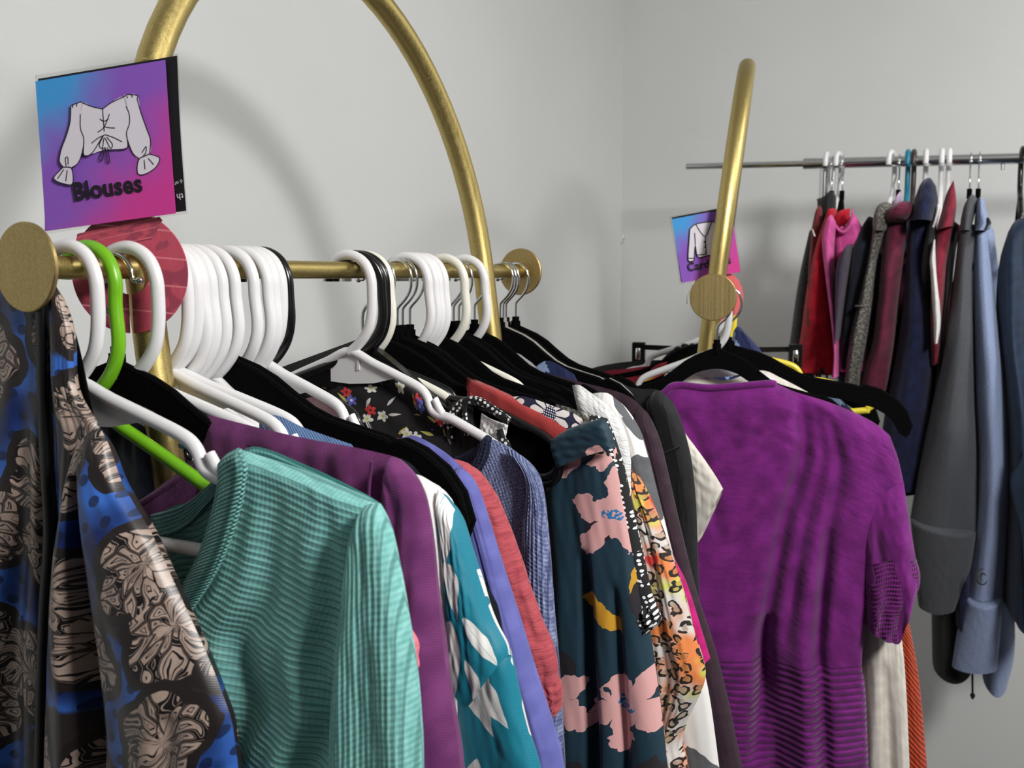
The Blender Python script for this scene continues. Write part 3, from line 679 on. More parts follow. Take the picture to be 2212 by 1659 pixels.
ln.obj('drawn_outline', 'print_black', t, False)
put_text('Blouses', L((172, 434)), L((318, 414)), y-.0001, 'print_black', t, 'lettering', .03, 1.08)
put_text('th', L((404, 419)), L((390, 421)), -.0072, 'print_white', t, 'lettering', .0, 1)
put_text('d or', L((401, 389)), L((384, 397)), -.0072, 'print_white', t, 'lettering', .0, 1)
put_text('8', L((101, 499)), L((106, 498)), -.0072, 'print_white', t, 'lettering', .0, 1)
# the cardigan sign on the rack behind
SC = Rail(R2.at(.135), 8); L = lambda p: SC.uh(p, 0); Z = lambda pts: [L((1300+x/2.37, 200+yy/2.37)) for x, yy in pts]
t = tag(empty('divider_sign', SC.at(0), SC.ang), 'smaller Cardigans card behind the upright of the rear gold rack', 'sign')
pxm = np.linalg.norm(L((1600, 600))-L((1500, 600)))/100
ring(t, 'divider_disk', 'coral_card', L((1548, 640)), 58*pxm, 17*pxm, 3*pxm, ragged=.03)
card(t, 'laminate_film', 'laminate', [L(p) for p in ((1446, 468), (1582, 443), (1602, 590), (1468, 615))], -.0022, th=.0003)
card(t, 'backing_card', 'black_card', [L(p) for p in ((1451, 470), (1578, 446), (1597, 585), (1471, 609))], -.0036)
card(t, 'printed_card', 'sign_gradient', [L(p) for p in ((1451, 474), (1578, 450), (1599, 587), (1473, 611))], -.0062, bend=.0008)
wf = MB(); ln = MB()
sl_ = [(450, 700), (480, 675), (560, 662), (600, 672), (625, 700), (640, 790), (636, 830), (606, 836), (600, 770), (602, 820), (540, 835), (490, 842), (478, 780), (472, 850), (468, 862), (443, 862), (442, 820), (446, 760)]
fill(wf, Z(sl_), -.0072, 2); wf.obj('drawn_cardigan', 'print_white', t, False)
for pg in (sl_+sl_[:1], [(480, 675), (500, 710), (528, 738), (548, 700), (562, 664)], [(528, 738), (534, 830)], [(478, 780), (474, 720)], [(442, 848), (470, 850)], [(488, 832), (536, 828)]): stroke(ln, Z(pg), 1.1*pxm, -.0074, 3)
for cx, cy in ((524, 765), (528, 792), (531, 818)): fill(ln, Z([(cx-5, cy), (cx, cy-5), (cx+5, cy), (cx, cy+5)]), -.0074)
ln.obj('drawn_outline', 'print_black', t, False)
put_text('Cardigans', L((1486, 586)), L((1579, 569)), -.0073, 'print_black', t, 'lettering', .03, 1.1)
# ------------------------------------------------------------------ the clothes on the front rack
def garment(rail, s, name, label, cat, parts, group=None):
    t = hang(name, rail, s, label, cat, group)
    for i, (nm, mat, top, right, bottom, left, kw) in enumerate(parts):
        kw = dict(kw); kw.setdefault('seed', (len(label)*7+i*13) % 997)
        kw.setdefault('nu', 30); kw.setdefault('nv', 44)
        piece(t, nm, mat, rail, s, top, right, bottom, left, **kw)
    return t
BT = 1900                                    # line of the hems, below the frame
def mir(pts, s, uc): return [(2*uc-a[0], a[1]-.075) for a in (R1.uh(p, s) for p in pts)]
# 1 blue satin blouse
t = garment(R1, .012, 'satin_blouse', 'shiny blue satin blouse with dark dots and beige line-drawn flowers, at the near end', 'blouse', [
    ('back_panel', 'black_satin', [(-140, 590), (60, 590), (150, 680), (210, 930)], [(210, 930), (230, 1200), (240, BT)], [(-140, BT), (240, BT)], [(-140, 590), (-140, BT)], dict(th=.003, off=.006, side='back')),
    ('front_panel', 'blue_satin', [(-140, 610), (40, 612), (84, 640)], [(84, 640), (101, 740), (103, 900), (97, 1200), (100, 1500), (100, BT)], [(-140, BT), (100, BT)], [(-140, 610), (-140, BT)],
     dict(th=.008, off=-.004, close='rt', rw=.12, folds=[(.006, 2.2, .5, 1, .2), (.003, 4.5, .7, 0, .3)], nu=50, nv=70, uvo=(.02, .0))),
    ('front_panel', 'blue_satin', [(112, 600), (120, 615), (129, 632)], [(129, 632), (156, 720), (166, 840), (214, 925), (205, 1000), (195, 1100), (215, 1300), (235, 1500), (240, BT)], [(104, BT), (240, BT)],
     [(112, 600), (113, 760), (116, 900), (121, 1000), (128, 1150), (118, 1300), (110, 1500), (104, BT)], dict(th=.007, off=-.004, folds=[(.003, 1.6, .4, 0, .1)], nu=34, nv=70, uvo=(.31, .11))),
    ('sleeve', 'blue_satin', [(172, 968), (190, 936), (217, 924)], [(217, 924), (237, 965), (263, 1040), (291, 1090), (332, 1160), (391, 1290), (441, 1400), (481, 1500), (507, 1600), (535, BT)], [(105, BT), (535, BT)],
     [(172, 968), (160, 1060), (140, 1180), (119, 1340), (111, 1500), (105, BT)],
     dict(th=[.012, .022, .024, .026, .028], off=-.014, rw=.34, valleys=[(.40, .08, .30, 1.2, .075, .05), (.8, .62, .72, .95, .05, .007), (.95, .75, .6, .8, .06, .008)], folds=[(.0035, 2.3, .8, 2, -.2)], nu=64, nv=90, uvo=(.055, .19)))])
strip(t, 'placket_edge', 'black_satin', R1, .012, [(110, 620), (112, 760), (115, 900), (120, 1000), (127, 1150), (117, 1300), (109, 1500), (103, 1800)], .0048, -.009)
# 2 mint sweater
s = .035; uc = .095
Vo = [(515, 970), (527, 1012), (518, 1080), (492, 1170), (455, 1250), (410, 1315)]; cl = [(395, 1345), (390, 1500), (385, BT)]
bf = dict(th=[.013, .017, .02, .022], close='rt', rw=.3, tw=.02, folds=[(.009, 2.6, .9, .6, .12), (.003, 5.5, .9, 0, .1)], nu=60, nv=90)
t = garment(R1, s, 'knit_sweater', 'mint green V-neck knit sweater with slubbed horizontal ridges, near the end disk', 'sweater', [
    ('front_panel', 'mint_knit', [(515, 970), (560, 984), (640, 1012), (760, 1062), (820, 1086)], [(820, 1086), (835, 1200), (850, 1400), (860, BT)], [(385, BT), (860, BT)], Vo+cl, bf),
    ('front_panel', 'mint_knit', mir([(820, 1086), (760, 1062), (640, 1012), (515, 970)], s, uc), mir(Vo, s, uc)+[R1.uh(p, s) for p in cl], mir([(860, BT), (385, BT)], s, uc)[:1]+[R1.uh((385, BT), s)], mir([(820, 1086), (835, 1200), (850, 1400), (860, BT)], s, uc), dict(bf, close='lt')),
    ('back_panel', 'mint_knit', mir([(820, 1086), (640, 1012), (515, 970), (470, 1035)], s, uc)+[R1.uh(p, s) for p in ((330, 1112), (400, 1088), (470, 1032), (515, 970), (640, 1012), (820, 1086))], [(820, 1086), (835, 1200), (850, 1400), (860, BT)],
     [R1.uh((100, BT), s), R1.uh((860, BT), s)], mir([(820, 1086), (835, 1200), (850, 1400), (860, BT)], s, uc)[:-1]+[R1.uh((100, BT), s)], dict(side='back', th=.008, off=.006, close='lr', nu=60)),
    ('neck_ribbing', 'mint_rib', [(470, 1002), (488, 982), (516, 966)], [(516, 966), (529, 1012), (520, 1080), (494, 1170), (457, 1250), (410, 1320)], [(372, 1292), (410, 1320)], [(470, 1002), (473, 1040), (461, 1100), (433, 1190), (396, 1262), (372, 1292)], dict(th=.006, off=-.013, rw=.4, rough=.0004)),
    ('neck_seam', 'mint_rib', [(516, 970), (519, 970)], [(519, 970), (532, 1012), (523, 1080), (497, 1170), (460, 1250), (413, 1322)], [(409, 1322), (413, 1322)], [(516, 970), (528, 1012), (519, 1080), (493, 1170), (456, 1250), (409, 1322)], dict(th=.002, off=-.0205, rough=0, nu=6, close='lr')),
    ('neck_ribbing', 'mint_rib', [(325, 1112), (400, 1088), (470, 1030), (484, 1000)], [(484, 1000), (478, 1060)], [(325, 1160), (400, 1140), (478, 1060)], [(325, 1112), (325, 1160)], dict(th=.003, off=.008, rough=.0004, side='both')),
    ('sleeve', 'mint_sleeve', [(764, 1160), (786, 1096), (822, 1087)], [(822, 1087), (845, 1150), (862, 1230), (880, 1330), (898, 1450), (908, 1560), (912, 1659), (915, BT)], [(712, BT), (915, BT)], [(764, 1160), (764, 1190), (750, 1300), (735, 1420), (722, 1590), (712, BT)],
     dict(th=[.012, .018, .02, .02], off=-.014, rw=.3, tw=.08, folds=[(.003, 1.6, .7, 1, .1)], nu=40, nv=80))])
# 3 pink gauze top on the green hanger
garment(R1, .056, 'gauze_blouse', 'coral pink crinkled short sleeve top with a rolled cuff, behind the mint sweater', 'top', [
    ('body', 'pink_gauze', [(480, 1030), (640, 1050), (800, 1100)], [(800, 1100), (840, 1200), (850, BT)], [(480, BT), (850, BT)], [(480, 1030), (480, BT)], dict(th=.005)),
    ('sleeve', 'pink_gauze', [(800, 1130), (846, 1155)], [(850, 1155), (876, 1290), (908, 1375), (912, 1420)], [(845, 1450), (880, 1448), (908, 1420)], [(800, 1130), (828, 1300), (845, 1450)], dict(th=.012, folds=[(.002, 3, .5, 0, 0)])),
    ('cuff', 'pink_gauze', [(845, 1408), (880, 1400), (906, 1382)], [(906, 1382), (916, 1436)], [(852, 1468), (890, 1466), (916, 1436)], [(845, 1408), (852, 1468)], dict(th=.015, close='lrtb', rw=.4, tw=.35))])
# 4 plum blouse
t = garment(R1, .078, 'gauze_blouse', 'plum purple crepe blouse on a black velvet hanger, right behind the mint sweater', 'blouse', [
    ('front_panel', 'plum_cloth', [(447, 896), (560, 924), (660, 947), (760, 965), (845, 984)], [(845, 984), (850, 1100), (880, 1400), (900, 1659), (905, BT)], [(440, BT), (905, BT)], [(447, 896), (449, 985), (445, 1200), (440, BT)],
     dict(th=[.006, .01, .014], close='rt', tw=.05, folds=[(.003, 3, .6, 1, .2)], rough=.003, nu=50, nv=60)),
    ('front_panel', 'plum_cloth', [(150, 1170), (300, 1082), (412, 1000), (449, 980)], [(449, 980), (446, 1200), (440, BT)], [(150, BT), (440, BT)], [(150, 1170), (150, BT)], dict(th=.007, close='lt', tw=.04, valleys=[(.0, .06, 1, .07, .01, .002)])),
    ('sleeve', 'plum_cloth', [(838, 1060), (842, 990), (862, 992)], [(862, 992), (906, 1045), (927, 1110), (942, 1250), (957, 1400), (972, 1500), (987, 1600), (994, 1659), (1020, BT)], [(890, BT), (1020, BT)], [(838, 1060), (845, 1250), (870, 1450), (885, 1659), (890, BT)],
     dict(th=[.012, .02, .022], off=-.008, rw=.35, tw=.05, folds=[(.002, 2, .5, 0, .2)], rough=.0025, nu=36, nv=80))])
strip(t, 'shoulder_seam', 'plum_cloth', R1, .078, [(842, 986), (836, 1050), (838, 1100)], .0014, -.0215)
strip(t, 'neck_facing', 'plum_cloth', R1, .078, [(300, 1096), (360, 1058), (430, 1008), (448, 990)], .0022, -.007)
# 5 dark satin top, seen through the necklines
garment(R1, .093, 'satin_blouse', 'dark slate satin top glimpsed below the green hanger arm, beside the arch leg', 'top', [
    ('body', 'navy_satin', [(120, 880), (230, 896), (300, 915), (326, 935)], [(326, 935), (334, 1000), (348, 1070), (360, 1300), (380, BT)], [(120, BT), (380, BT)], [(120, 880), (120, BT)], dict(th=.005, folds=[(.003, 3, .3, 0, .5)], rough=.003)),
    ('trim', 'denim_blue', [(385, 958), (410, 962), (440, 955)], [(440, 955), (441, 963)], [(385, 966), (410, 970), (441, 963)], [(385, 958), (385, 966)], dict(th=.002, nu=8, nv=4))])
garment(R1, .112, 'white_top', 'white top whose neckline shows low beside the gold leg', 'top', [
    ('body', 'white_cotton', [(130, 1020), (300, 1052), (340, 1070), (440, 1085)], [(440, 1085), (700, 1100), (700, BT)], [(130, BT), (700, BT)], [(130, 1020), (130, BT)], dict(th=.005))])
garment(R1, .136, 'denim_blouse', 'light blue denim top with a stitched edge on the wide white hanger', 'top', [
    ('body', 'denim_blue', [(560, 900), (600, 898), (660, 925), (760, 960)], [(760, 960), (800, 1100), (820, BT)], [(560, BT), (820, BT)], [(560, 900), (560, BT)], dict(th=.005))])
# 6 teal leaf blouse
garment(R1, .152, 'leaf_blouse', 'teal blouse printed with big white leaves, between the plum and periwinkle ones', 'blouse', [
    ('front_panel', 'white_cotton', [(880, 1020), (915, 1030), (945, 1055)], [(945, 1055), (972, 1120), (996, 1300), (1006, 1500), (1012, BT)], [(940, BT), (1012, BT)], [(880, 1020), (900, 1300), (930, 1500), (940, BT)], dict(th=.022, off=-.004, rw=.12, folds=[(.003, 2, .5, 0, 0)])),
    ('sleeve', 'teal_leaf', [(944, 1058), (960, 1070), (986, 1105)], [(986, 1105), (1004, 1150), (1023, 1210), (1061, 1325), (1093, 1388), (1099, 1415)], [(964, 1395), (1000, 1470), (1032, 1508), (1066, 1465), (1099, 1415)], [(944, 1058), (960, 1150), (972, 1260), (972, 1330), (964, 1395)],
     dict(th=[.012, .018, .018], off=-.010, rw=.35, nu=44, nv=60, uvo=(.43, .02))),
    ('body', 'teal_leaf', [(975, 1380), (1030, 1390), (1102, 1400)], [(1102, 1400), (1122, 1500), (1142, 1580), (1167, 1659), (1230, BT)], [(985, BT), (1230, BT)], [(975, 1380), (982, 1500), (990, 1659), (985, BT)], dict(th=.014, off=-.002, rw=.25, uvo=(.1, .2)))])
garment(R1, .188, 'navy_blouse', 'dark navy blouse between two black velvet hangers', 'blouse', [
    ('body', 'dark_navy', [(620, 930), (800, 958), (880, 975), (950, 1030)], [(950, 1030), (985, 1110), (1045, 1250), (1088, 1385), (1100, BT)], [(620, BT), (1100, BT)], [(620, 930), (620, BT)], dict(th=.008))])
# 7 periwinkle blouse
R_ = [(1010, 1020), (1033, 1062), (1056, 1130), (1086, 1230), (1120, 1340), (1150, 1440), (1180, 1530), (1202, 1600), (1216, 1659), (1260, BT)]
t = garment(R1, .222, 'crepe_blouse', 'plain periwinkle blue long sleeve blouse on a black velvet hanger', 'blouse', [
    ('body', 'periwinkle', [(660, 935), (760, 955), (850, 950), (880, 942), (905, 944), (962, 977), (1010, 1020)], [(1010, 1020), (1030, 1100), (1070, 1300), (1100, 1500), (1120, BT)], [(700, BT), (1120, BT)], [(660, 935), (680, 1300), (700, BT)], dict(th=.010, tw=.04, folds=[(.006, 5, .7, 0, .1)])),
    ('sleeve', 'periwinkle', [(975, 1020), (990, 1010), (1012, 1022)], R_, [(1120, BT), (1260, BT)], [(975, 1020), (1005, 1150), (1045, 1290), (1080, 1420), (1105, 1659), (1120, BT)], dict(th=[.01, .018, .02], off=-.010, rw=.35, tw=.04, valleys=[(.25, .15, .2, .6, .08, .012)], nu=40, nv=70))])
# 8 coral gauze blouse
garment(R1, .285, 'gauze_blouse', 'coral red crinkled blouse with a gathered cuff, beside the periwinkle sleeve', 'blouse', [
    ('body', 'coral_gauze', [(800, 930), (900, 960), (1000, 1010)], [(1000, 1010), (1060, 1300), (1080, BT)], [(800, BT), (1080, BT)], [(800, 930), (800, BT)], dict(th=.006)),
    ('sleeve', 'coral_gauze', [(975, 990), (998, 996), (1022, 1014)], [(1022, 1014), (1062, 1060), (1092, 1120), (1132, 1230), (1167, 1330), (1200, 1415), (1206, 1470)], [(1110, 1500), (1160, 1495), (1206, 1470)], [(975, 990), (1010, 1200), (1080, 1400), (1110, 1500)], dict(th=.017, rw=.35, folds=[(.0015, 3, .3, 0, .3)], rough=.003, nu=40, nv=80)),
    ('cuff', 'coral_gauze', [(1112, 1490), (1165, 1475), (1206, 1462)], [(1206, 1462), (1214, 1490), (1211, 1532)], [(1122, 1555), (1190, 1552), (1211, 1532)], [(1112, 1490), (1122, 1555)], dict(th=.015, rw=.35, close='lrtb', folds=[(.0016, 9, 0, 0, 0)]))])
# 9 blue heather sweater
R_ = [(1142, 997), (1166, 1040), (1177, 1100), (1187, 1200), (1197, 1330), (1207, 1450), (1217, 1600), (1230, BT)]
garment(R1, .378, 'knit_sweater', 'heathered light blue raglan sweater with a navy crew collar', 'sweater', [
    ('front_panel', 'blue_heather', [(1060, 947), (1100, 965), (1142, 997)], R_[:1]+[(1150, 1100), (1165, 1400), (1180, BT)], [(960, BT), (1180, BT)], [(1060, 947), (1050, 992), (1022, 1036), (985, 1066), (970, 1200), (960, BT)], dict(th=[.008, .016, .018], close='rt', rw=.4)),
    ('back_panel', 'navy_rib', [(880, 1010), (960, 994), (1010, 975), (1052, 943)], [(1052, 943), (1040, 1010), (1010, 1100)], [(880, 1120), (1010, 1100)], [(880, 1010), (880, 1120)], dict(th=.003, off=.009, side='both')),
    ('collar', 'navy_rib', [(1036, 962), (1050, 940), (1063, 945)], [(1063, 945), (1053, 993), (1024, 1038), (985, 1070)], [(965, 1050), (985, 1070)], [(1036, 962), (1029, 985), (1006, 1015), (965, 1050)], dict(th=.006, off=-.008, rw=.5, close='lrt')),
    ('sleeve', 'blue_heather_rib', [(1088, 968), (1114, 976), (1142, 997)], R_, [(1120, BT), (1230, BT)], [(1088, 968), (1128, 1008), (1140, 1060), (1132, 1130), (1125, 1300), (1120, BT)], dict(th=[.01, .018, .02], off=-.008, rw=.35, tw=.06, folds=[(.002, 1.5, .5, 0, .1)], nu=40, nv=70))])
# 10 black blouse with small flowers
garment(R1, .400, 'floral_blouse', 'black blouse sprinkled with tiny red, white and yellow flowers, under the large white hanger', 'blouse', [
    ('front_panel', 'ditsy_black', [(600, 880), (655, 836), (720, 812), (795, 808)], [(795, 808), (870, 860), (945, 935), (990, 1000), (1000, 1500)], [(600, 1500), (1000, 1500)], [(600, 880), (600, 1500)], dict(th=.010, off=-.006, tw=.05, rough=.003, nu=50, nv=60)),
    ('collar', 'ditsy_black', [(788, 772), (845, 788), (906, 836), (956, 888), (988, 935)], [(988, 935), (995, 985)], [(795, 815), (870, 870), (995, 985)], [(788, 772), (795, 815)], dict(th=.012, off=.004, close='lrtb', rw=.12, tw=.5, rough=.002))])
# 11 black wide hanger and the trimmed halter top
HB = .408
t = hang('suit_hanger', R1, HB, 'glossy black wide-shouldered hanger with a rounded end, behind the blue sweater', 'hanger')
ol = np.array([R1.uh(p, HB) for p in ((975, 862), (1030, 868), (1075, 884), (1130, 912), (1178, 938), (1205, 965), (1217, 1000), (1209, 1032), (1184, 1044), (1150, 1032), (1095, 985), (1030, 920))]); ol = smooth_path(ol, 5, True); cn = ol.mean(0)
il = cn + (ol-cn)*np.array([.86, .74]); full = lambda a: [(p[0], p[1]) for p in a]
MB().plate(full(ol), full(il), -.007, .007).tube([(p[0], -.006, p[1]) for p in ol], .0035, 8, closed=True).obj('shoulder_rim', 'black_plastic', t)
MB().plate(full(cn+(il-cn)*1.02), None, -.001, .004).obj('shoulder_pad', 'black_velvet', t, False)
MB().plate([(-.006, -.075), (.006, -.075), (.12, -.15), (.16, -.17), (.15, -.19), (.1, -.17), (-.1, -.13), (-.2, -.16), (-.19, -.135)], None, -.006, .006).obj('shoulder_bar', 'black_plastic', t, False)
MB().tube([(0, 0, -.078), (0, 0, -.046), (.011, 0, -.032), (.0185, 0, -.018), (.018, 0, 0), (.008, 0, .010), (-.004, 0, .0105), (-.016, 0, .003), (-.02, 0, -.008)], .002, 8, sub=5).obj('hook', 'chrome', t)
t = garment(R1, HB-.012, 'halter_top', 'black and grey halter top edged in white studs, draped on the wide black hanger', 'top', [
    ('lining', 'white_cotton', [(1040, 892), (1062, 905), (1098, 918)], [(1098, 918), (1090, 955), (1080, 985)], [(1030, 985), (1080, 985)], [(1040, 892), (1030, 985)], dict(th=.004, rough=.003)),
    ('front_panel', 'black_cloth', [(975, 895), (1000, 875), (1022, 880)], [(1022, 880), (1028, 930), (1060, 1000), (1070, 1400)], [(960, 1400), (1070, 1400)], [(975, 895), (970, 940), (960, 1400)], dict(th=.006))])
strip(t, 'studded_trim', 'dot_black', R1, HB-.012, [(982, 945), (982, 905), (996, 878), (1022, 863), (1050, 868), (1080, 888), (1108, 908)], .0045, -.008)
strip(t, 'studded_trim', 'dot_black', R1, HB-.012, [(1086, 925), (1092, 945), (1104, 962), (1108, 985)], .0045, -.008)
strip(t, 'studded_trim', 'dot_black', R1, HB-.012, [(1010, 868), (1012, 900), (1016, 940)], .003, -.007)
# 12 teal blouse with blush flowers
s = .424
garment(R1, s, 'bloom_blouse', 'dark teal blouse with large blush flowers, mustard strokes and a stand collar', 'blouse', [
    ('body', 'teal_bloom', [(1186, 962), (1215, 985), (1260, 978), (1330, 962)], [(1330, 962), (1347, 1040), (1367, 1150), (1387, 1250), (1402, 1350), (1422, 1480), (1437, 1600), (1442, 1659), (1470, BT)], [(1205, BT), (1470, BT)], [(1186, 962), (1178, 1050), (1188, 1150), (1194, 1300), (1196, 1450), (1205, 1659), (1205, BT)],
     dict(th=[.016, .024, .026, .028], rw=.3, tw=.04, folds=[(.0035, 2.5, .6, 1.0, .15)], valleys=[(.5, .22, .36, 1.1, .06, .02), (.78, .3, .62, 1.1, .04, .010)], nu=60, nv=90, uvo=(.03, .01))),
    ('collar', 'teal_bloom', [(1190, 950), (1225, 928), (1262, 914), (1303, 902)], [(1303, 902), (1318, 925), (1331, 966)], [(1204, 1012), (1262, 986), (1331, 966)], [(1190, 950), (1192, 975), (1204, 1012)], dict(th=.009, off=-.022, rw=.15, tw=.3, rough=.0015, uvo=(.2, .33))),
    ('inner_collar', 'rust_twill', [(1195, 945), (1235, 925), (1290, 906)], [(1290, 906), (1300, 960)], [(1200, 1000), (1300, 960)], [(1195, 945), (1200, 1000)], dict(th=.004, off=-.004))])
# 13 black blouse with white dots
t = garment(R1, .428, 'dotted_blouse', 'black blouse with white dots and a ruffled cuff, right of the teal flowered one', 'blouse', [
    ('sleeve', 'dot_black', [(1270, 895), (1290, 898), (1312, 904)], [(1312, 904), (1345, 1000), (1363, 1080), (1385, 1180), (1404, 1265), (1416, 1310)], [(1350, 1335), (1385, 1335), (1416, 1310)], [(1270, 895), (1310, 1050), (1340, 1250), (1350, 1335)], dict(th=.013, rw=.4)),
    ('cuff', 'dot_black', [(1352, 1318), (1390, 1312), (1414, 1298)], [(1414, 1298), (1428, 1335), (1420, 1352)], [(1352, 1365), (1395, 1362), (1420, 1352)], [(1352, 1318), (1352, 1365)], dict(th=.016, folds=[(.003, 5, 0, 0, 0)]))])
# 14 rust skirt, 15 daisy top
t = garment(R1, .430, 'denim_skirt', 'rust red twill skirt with a stitched waistband, below the black velvet arm', 'skirt', [
    ('body', 'rust_twill', [(1008, 842), (1030, 846), (1100, 864), (1180, 896), (1256, 934)], [(1256, 934), (1262, 1200), (1270, BT)], [(1005, BT), (1270, BT)], [(1008, 842), (1009, 900), (1005, BT)], dict(th=.006, tw=.03, rough=.002))])
strip(t, 'side_stitching', 'rust_twill', R1, .430, [(1024, 848), (1025, 870), (1024, 900)], .0012, -.007)
garment(R1, .434, 'daisy_top', 'navy top with large white daisies, peeking out under a black hanger', 'top', [
    ('body', 'daisy_navy', [(1085, 862), (1120, 856), (1150, 861), (1200, 879), (1246, 897), (1274, 922)], [(1274, 922), (1285, 1200), (1290, BT)], [(1085, BT), (1290, BT)], [(1085, 862), (1085, BT)], dict(th=.006, tw=.03, nu=40))])
garment(R1, .438, 'beige_top', 'beige tweed top showing a sliver beside the daisy print', 'top', [
    ('body', 'tweed_grey', [(1200, 872), (1240, 884), (1268, 900), (1282, 930)], [(1282, 930), (1295, 1200), (1300, BT)], [(1200, BT), (1300, BT)], [(1200, 872), (1200, BT)], dict(th=.005))])
# 16 white lace, 17 white with grey leaves
garment(R1, .560, 'lace_top', 'white textured lace top next to the dotted black blouse', 'top', [
    ('body', 'white_lace', [(1236, 832), (1252, 832), (1276, 848), (1320, 880)], [(1320, 880), (1350, 930), (1364, 1000), (1363, 1045), (1375, 1300), (1390, BT)], [(1270, BT), (1390, BT)], [(1236, 832), (1255, 1000), (1270, BT)], dict(th=.013, tw=.05, rough=.002))])
garment(R1, .578, 'chiffon_blouse', 'orange, green and grey leopard print chiffon blouse with a loose sleeve', 'blouse', [
    ('sleeve', 'leopard_chiffon', [(1345, 1010), (1362, 1015), (1378, 1032)], [(1378, 1032), (1402, 1075), (1434, 1150), (1471, 1260), (1501, 1370), (1524, 1450), (1512, 1500), (1484, 1560), (1474, 1610), (1486, 1659), (1496, BT)], [(1400, BT), (1496, BT)], [(1345, 1010), (1370, 1200), (1385, 1350), (1395, 1500), (1400, BT)],
     dict(th=.018, rw=.35, tw=.05, folds=[(.003, 2, .5, 0, .4)], rough=.003, nu=44, nv=70)),
    ('body', 'leopard_chiffon', [(1150, 880), (1250, 890), (1330, 930)], [(1330, 930), (1380, 1300), (1395, BT)], [(1150, BT), (1395, BT)], [(1150, 880), (1150, BT)], dict(th=.005))])
garment(R1, .605, 'print_top', 'white top with grey brushed leaves on the shoulder, behind the lace one', 'top', [
    ('body', 'grey_leaf_white', [(1278, 850), (1300, 848), (1318, 852), (1347, 876)], [(1347, 876), (1381, 930), (1398, 980), (1413, 1040), (1433, 1120), (1453, 1200), (1484, 1300), (1508, 1400), (1532, 1500), (1554, 1659), (1585, BT)], [(1390, BT), (1585, BT)], [(1278, 850), (1325, 1000), (1360, 1200), (1390, BT)],
     dict(th=.018, rw=.35, tw=.05, nu=44, nv=70, uvo=(.035, .06)))])
garment(R1, .632, 'magenta_top', 'bright magenta top showing a pointed sleeve by the dark aubergine one', 'top', [
    ('sleeve', 'magenta_cloth', [(1395, 1080), (1412, 1095), (1427, 1120)], [(1427, 1120), (1452, 1200), (1484, 1265), (1518, 1370), (1534, 1422)], [(1470, 1455), (1508, 1445), (1534, 1422)], [(1395, 1080), (1440, 1300), (1470, 1455)], dict(th=.012)),
    ('body', 'magenta_cloth', [(1000, 790), (1010, 786), (1036, 796), (1075, 820), (1250, 880)], [(1250, 880), (1350, 1000), (1380, BT)], [(1000, BT), (1380, BT)], [(1000, 790), (1000, BT)], dict(th=.004, tw=.03))])
# 18 aubergine, black jacket, white sleeve
garment(R1, .675, 'jersey_blouse', 'very dark aubergine long sleeve blouse near the far end of the front rail', 'blouse', [
    ('body', 'aubergine', [(1118, 792), (1180, 806), (1250, 824), (1350, 852), (1398, 890)], [(1398, 890), (1423, 950), (1443, 1030), (1468, 1140), (1503, 1280), (1543, 1400), (1573, 1520), (1603, 1659), (1665, BT)], [(1150, BT), (1665, BT)], [(1118, 792), (1135, 1300), (1150, BT)],
     dict(th=[.006, .014, .018, .018], rw=.2, tw=.04, nu=50, nv=70)),
    ('sleeve', 'aubergine', [(1365, 900), (1380, 885), (1399, 892)], [(1399, 892), (1424, 950), (1444, 1030), (1469, 1140), (1504, 1280), (1544, 1400), (1574, 1520), (1604, 1659), (1668, BT)], [(1550, BT), (1668, BT)], [(1365, 900), (1395, 1000), (1430, 1150), (1470, 1350), (1515, 1600), (1550, BT)], dict(th=.016, off=-.014, rw=.4, tw=.04))])
t = garment(R1, .735, 'black_jacket', 'smooth black jacket with a shoulder seam at the far end of the front rail', 'jacket', [
    ('body', 'black_cloth', [(1190, 790), (1280, 808), (1370, 838), (1421, 842), (1452, 868)], [(1452, 868), (1473, 920), (1493, 1000), (1503, 1100), (1507, 1230), (1520, 1500), (1540, BT)], [(1230, BT), (1540, BT)], [(1190, 790), (1220, 1300), (1230, BT)], dict(th=[.008, .018, .02], rw=.25, tw=.05, nu=44)),
    ('sleeve', 'black_cloth', [(1395, 868), (1420, 843), (1452, 868)], [(1452, 868), (1474, 920), (1494, 1000), (1504, 1100), (1508, 1230), (1515, 1400)], [(1440, 1400), (1515, 1400)], [(1395, 868), (1425, 1000), (1440, 1200), (1440, 1400)], dict(th=.018, off=-.012, rw=.4, tw=.06))])
strip(t, 'shoulder_seam', 'black_cloth', R1, .735, [(1436, 978), (1460, 968), (1486, 958)], .0012, -.031)
garment(R1, .765, 'white_top', 'cream white top with a wide pointed short sleeve, last on the front rail', 'top', [
    ('sleeve', 'cream_knit', [(1430, 890), (1450, 908), (1471, 926)], [(1471, 926), (1513, 980), (1547, 1030), (1562, 1056)], [(1470, 1200), (1506, 1172), (1541, 1102), (1562, 1056)], [(1430, 890), (1455, 1050), (1470, 1200)], dict(th=.010, rough=.002)),
    ('body', 'cream_knit', [(1250, 830), (1350, 850), (1440, 900)], [(1440, 900), (1470, 1200), (1480, BT)], [(1250, BT), (1480, BT)], [(1250, 830), (1250, BT)], dict(th=.005))])
garment(R1, .246, 'blush_top', 'pale blush top caught under the last white hangers of the near cluster', 'top', [
    ('body', 'blush_cloth', [(640, 868), (672, 858), (700, 862), (745, 900), (800, 930)], [(800, 930), (820, 1200), (830, BT)], [(640, BT), (830, BT)], [(640, 868), (640, BT)], dict(th=.005, tw=.03))])
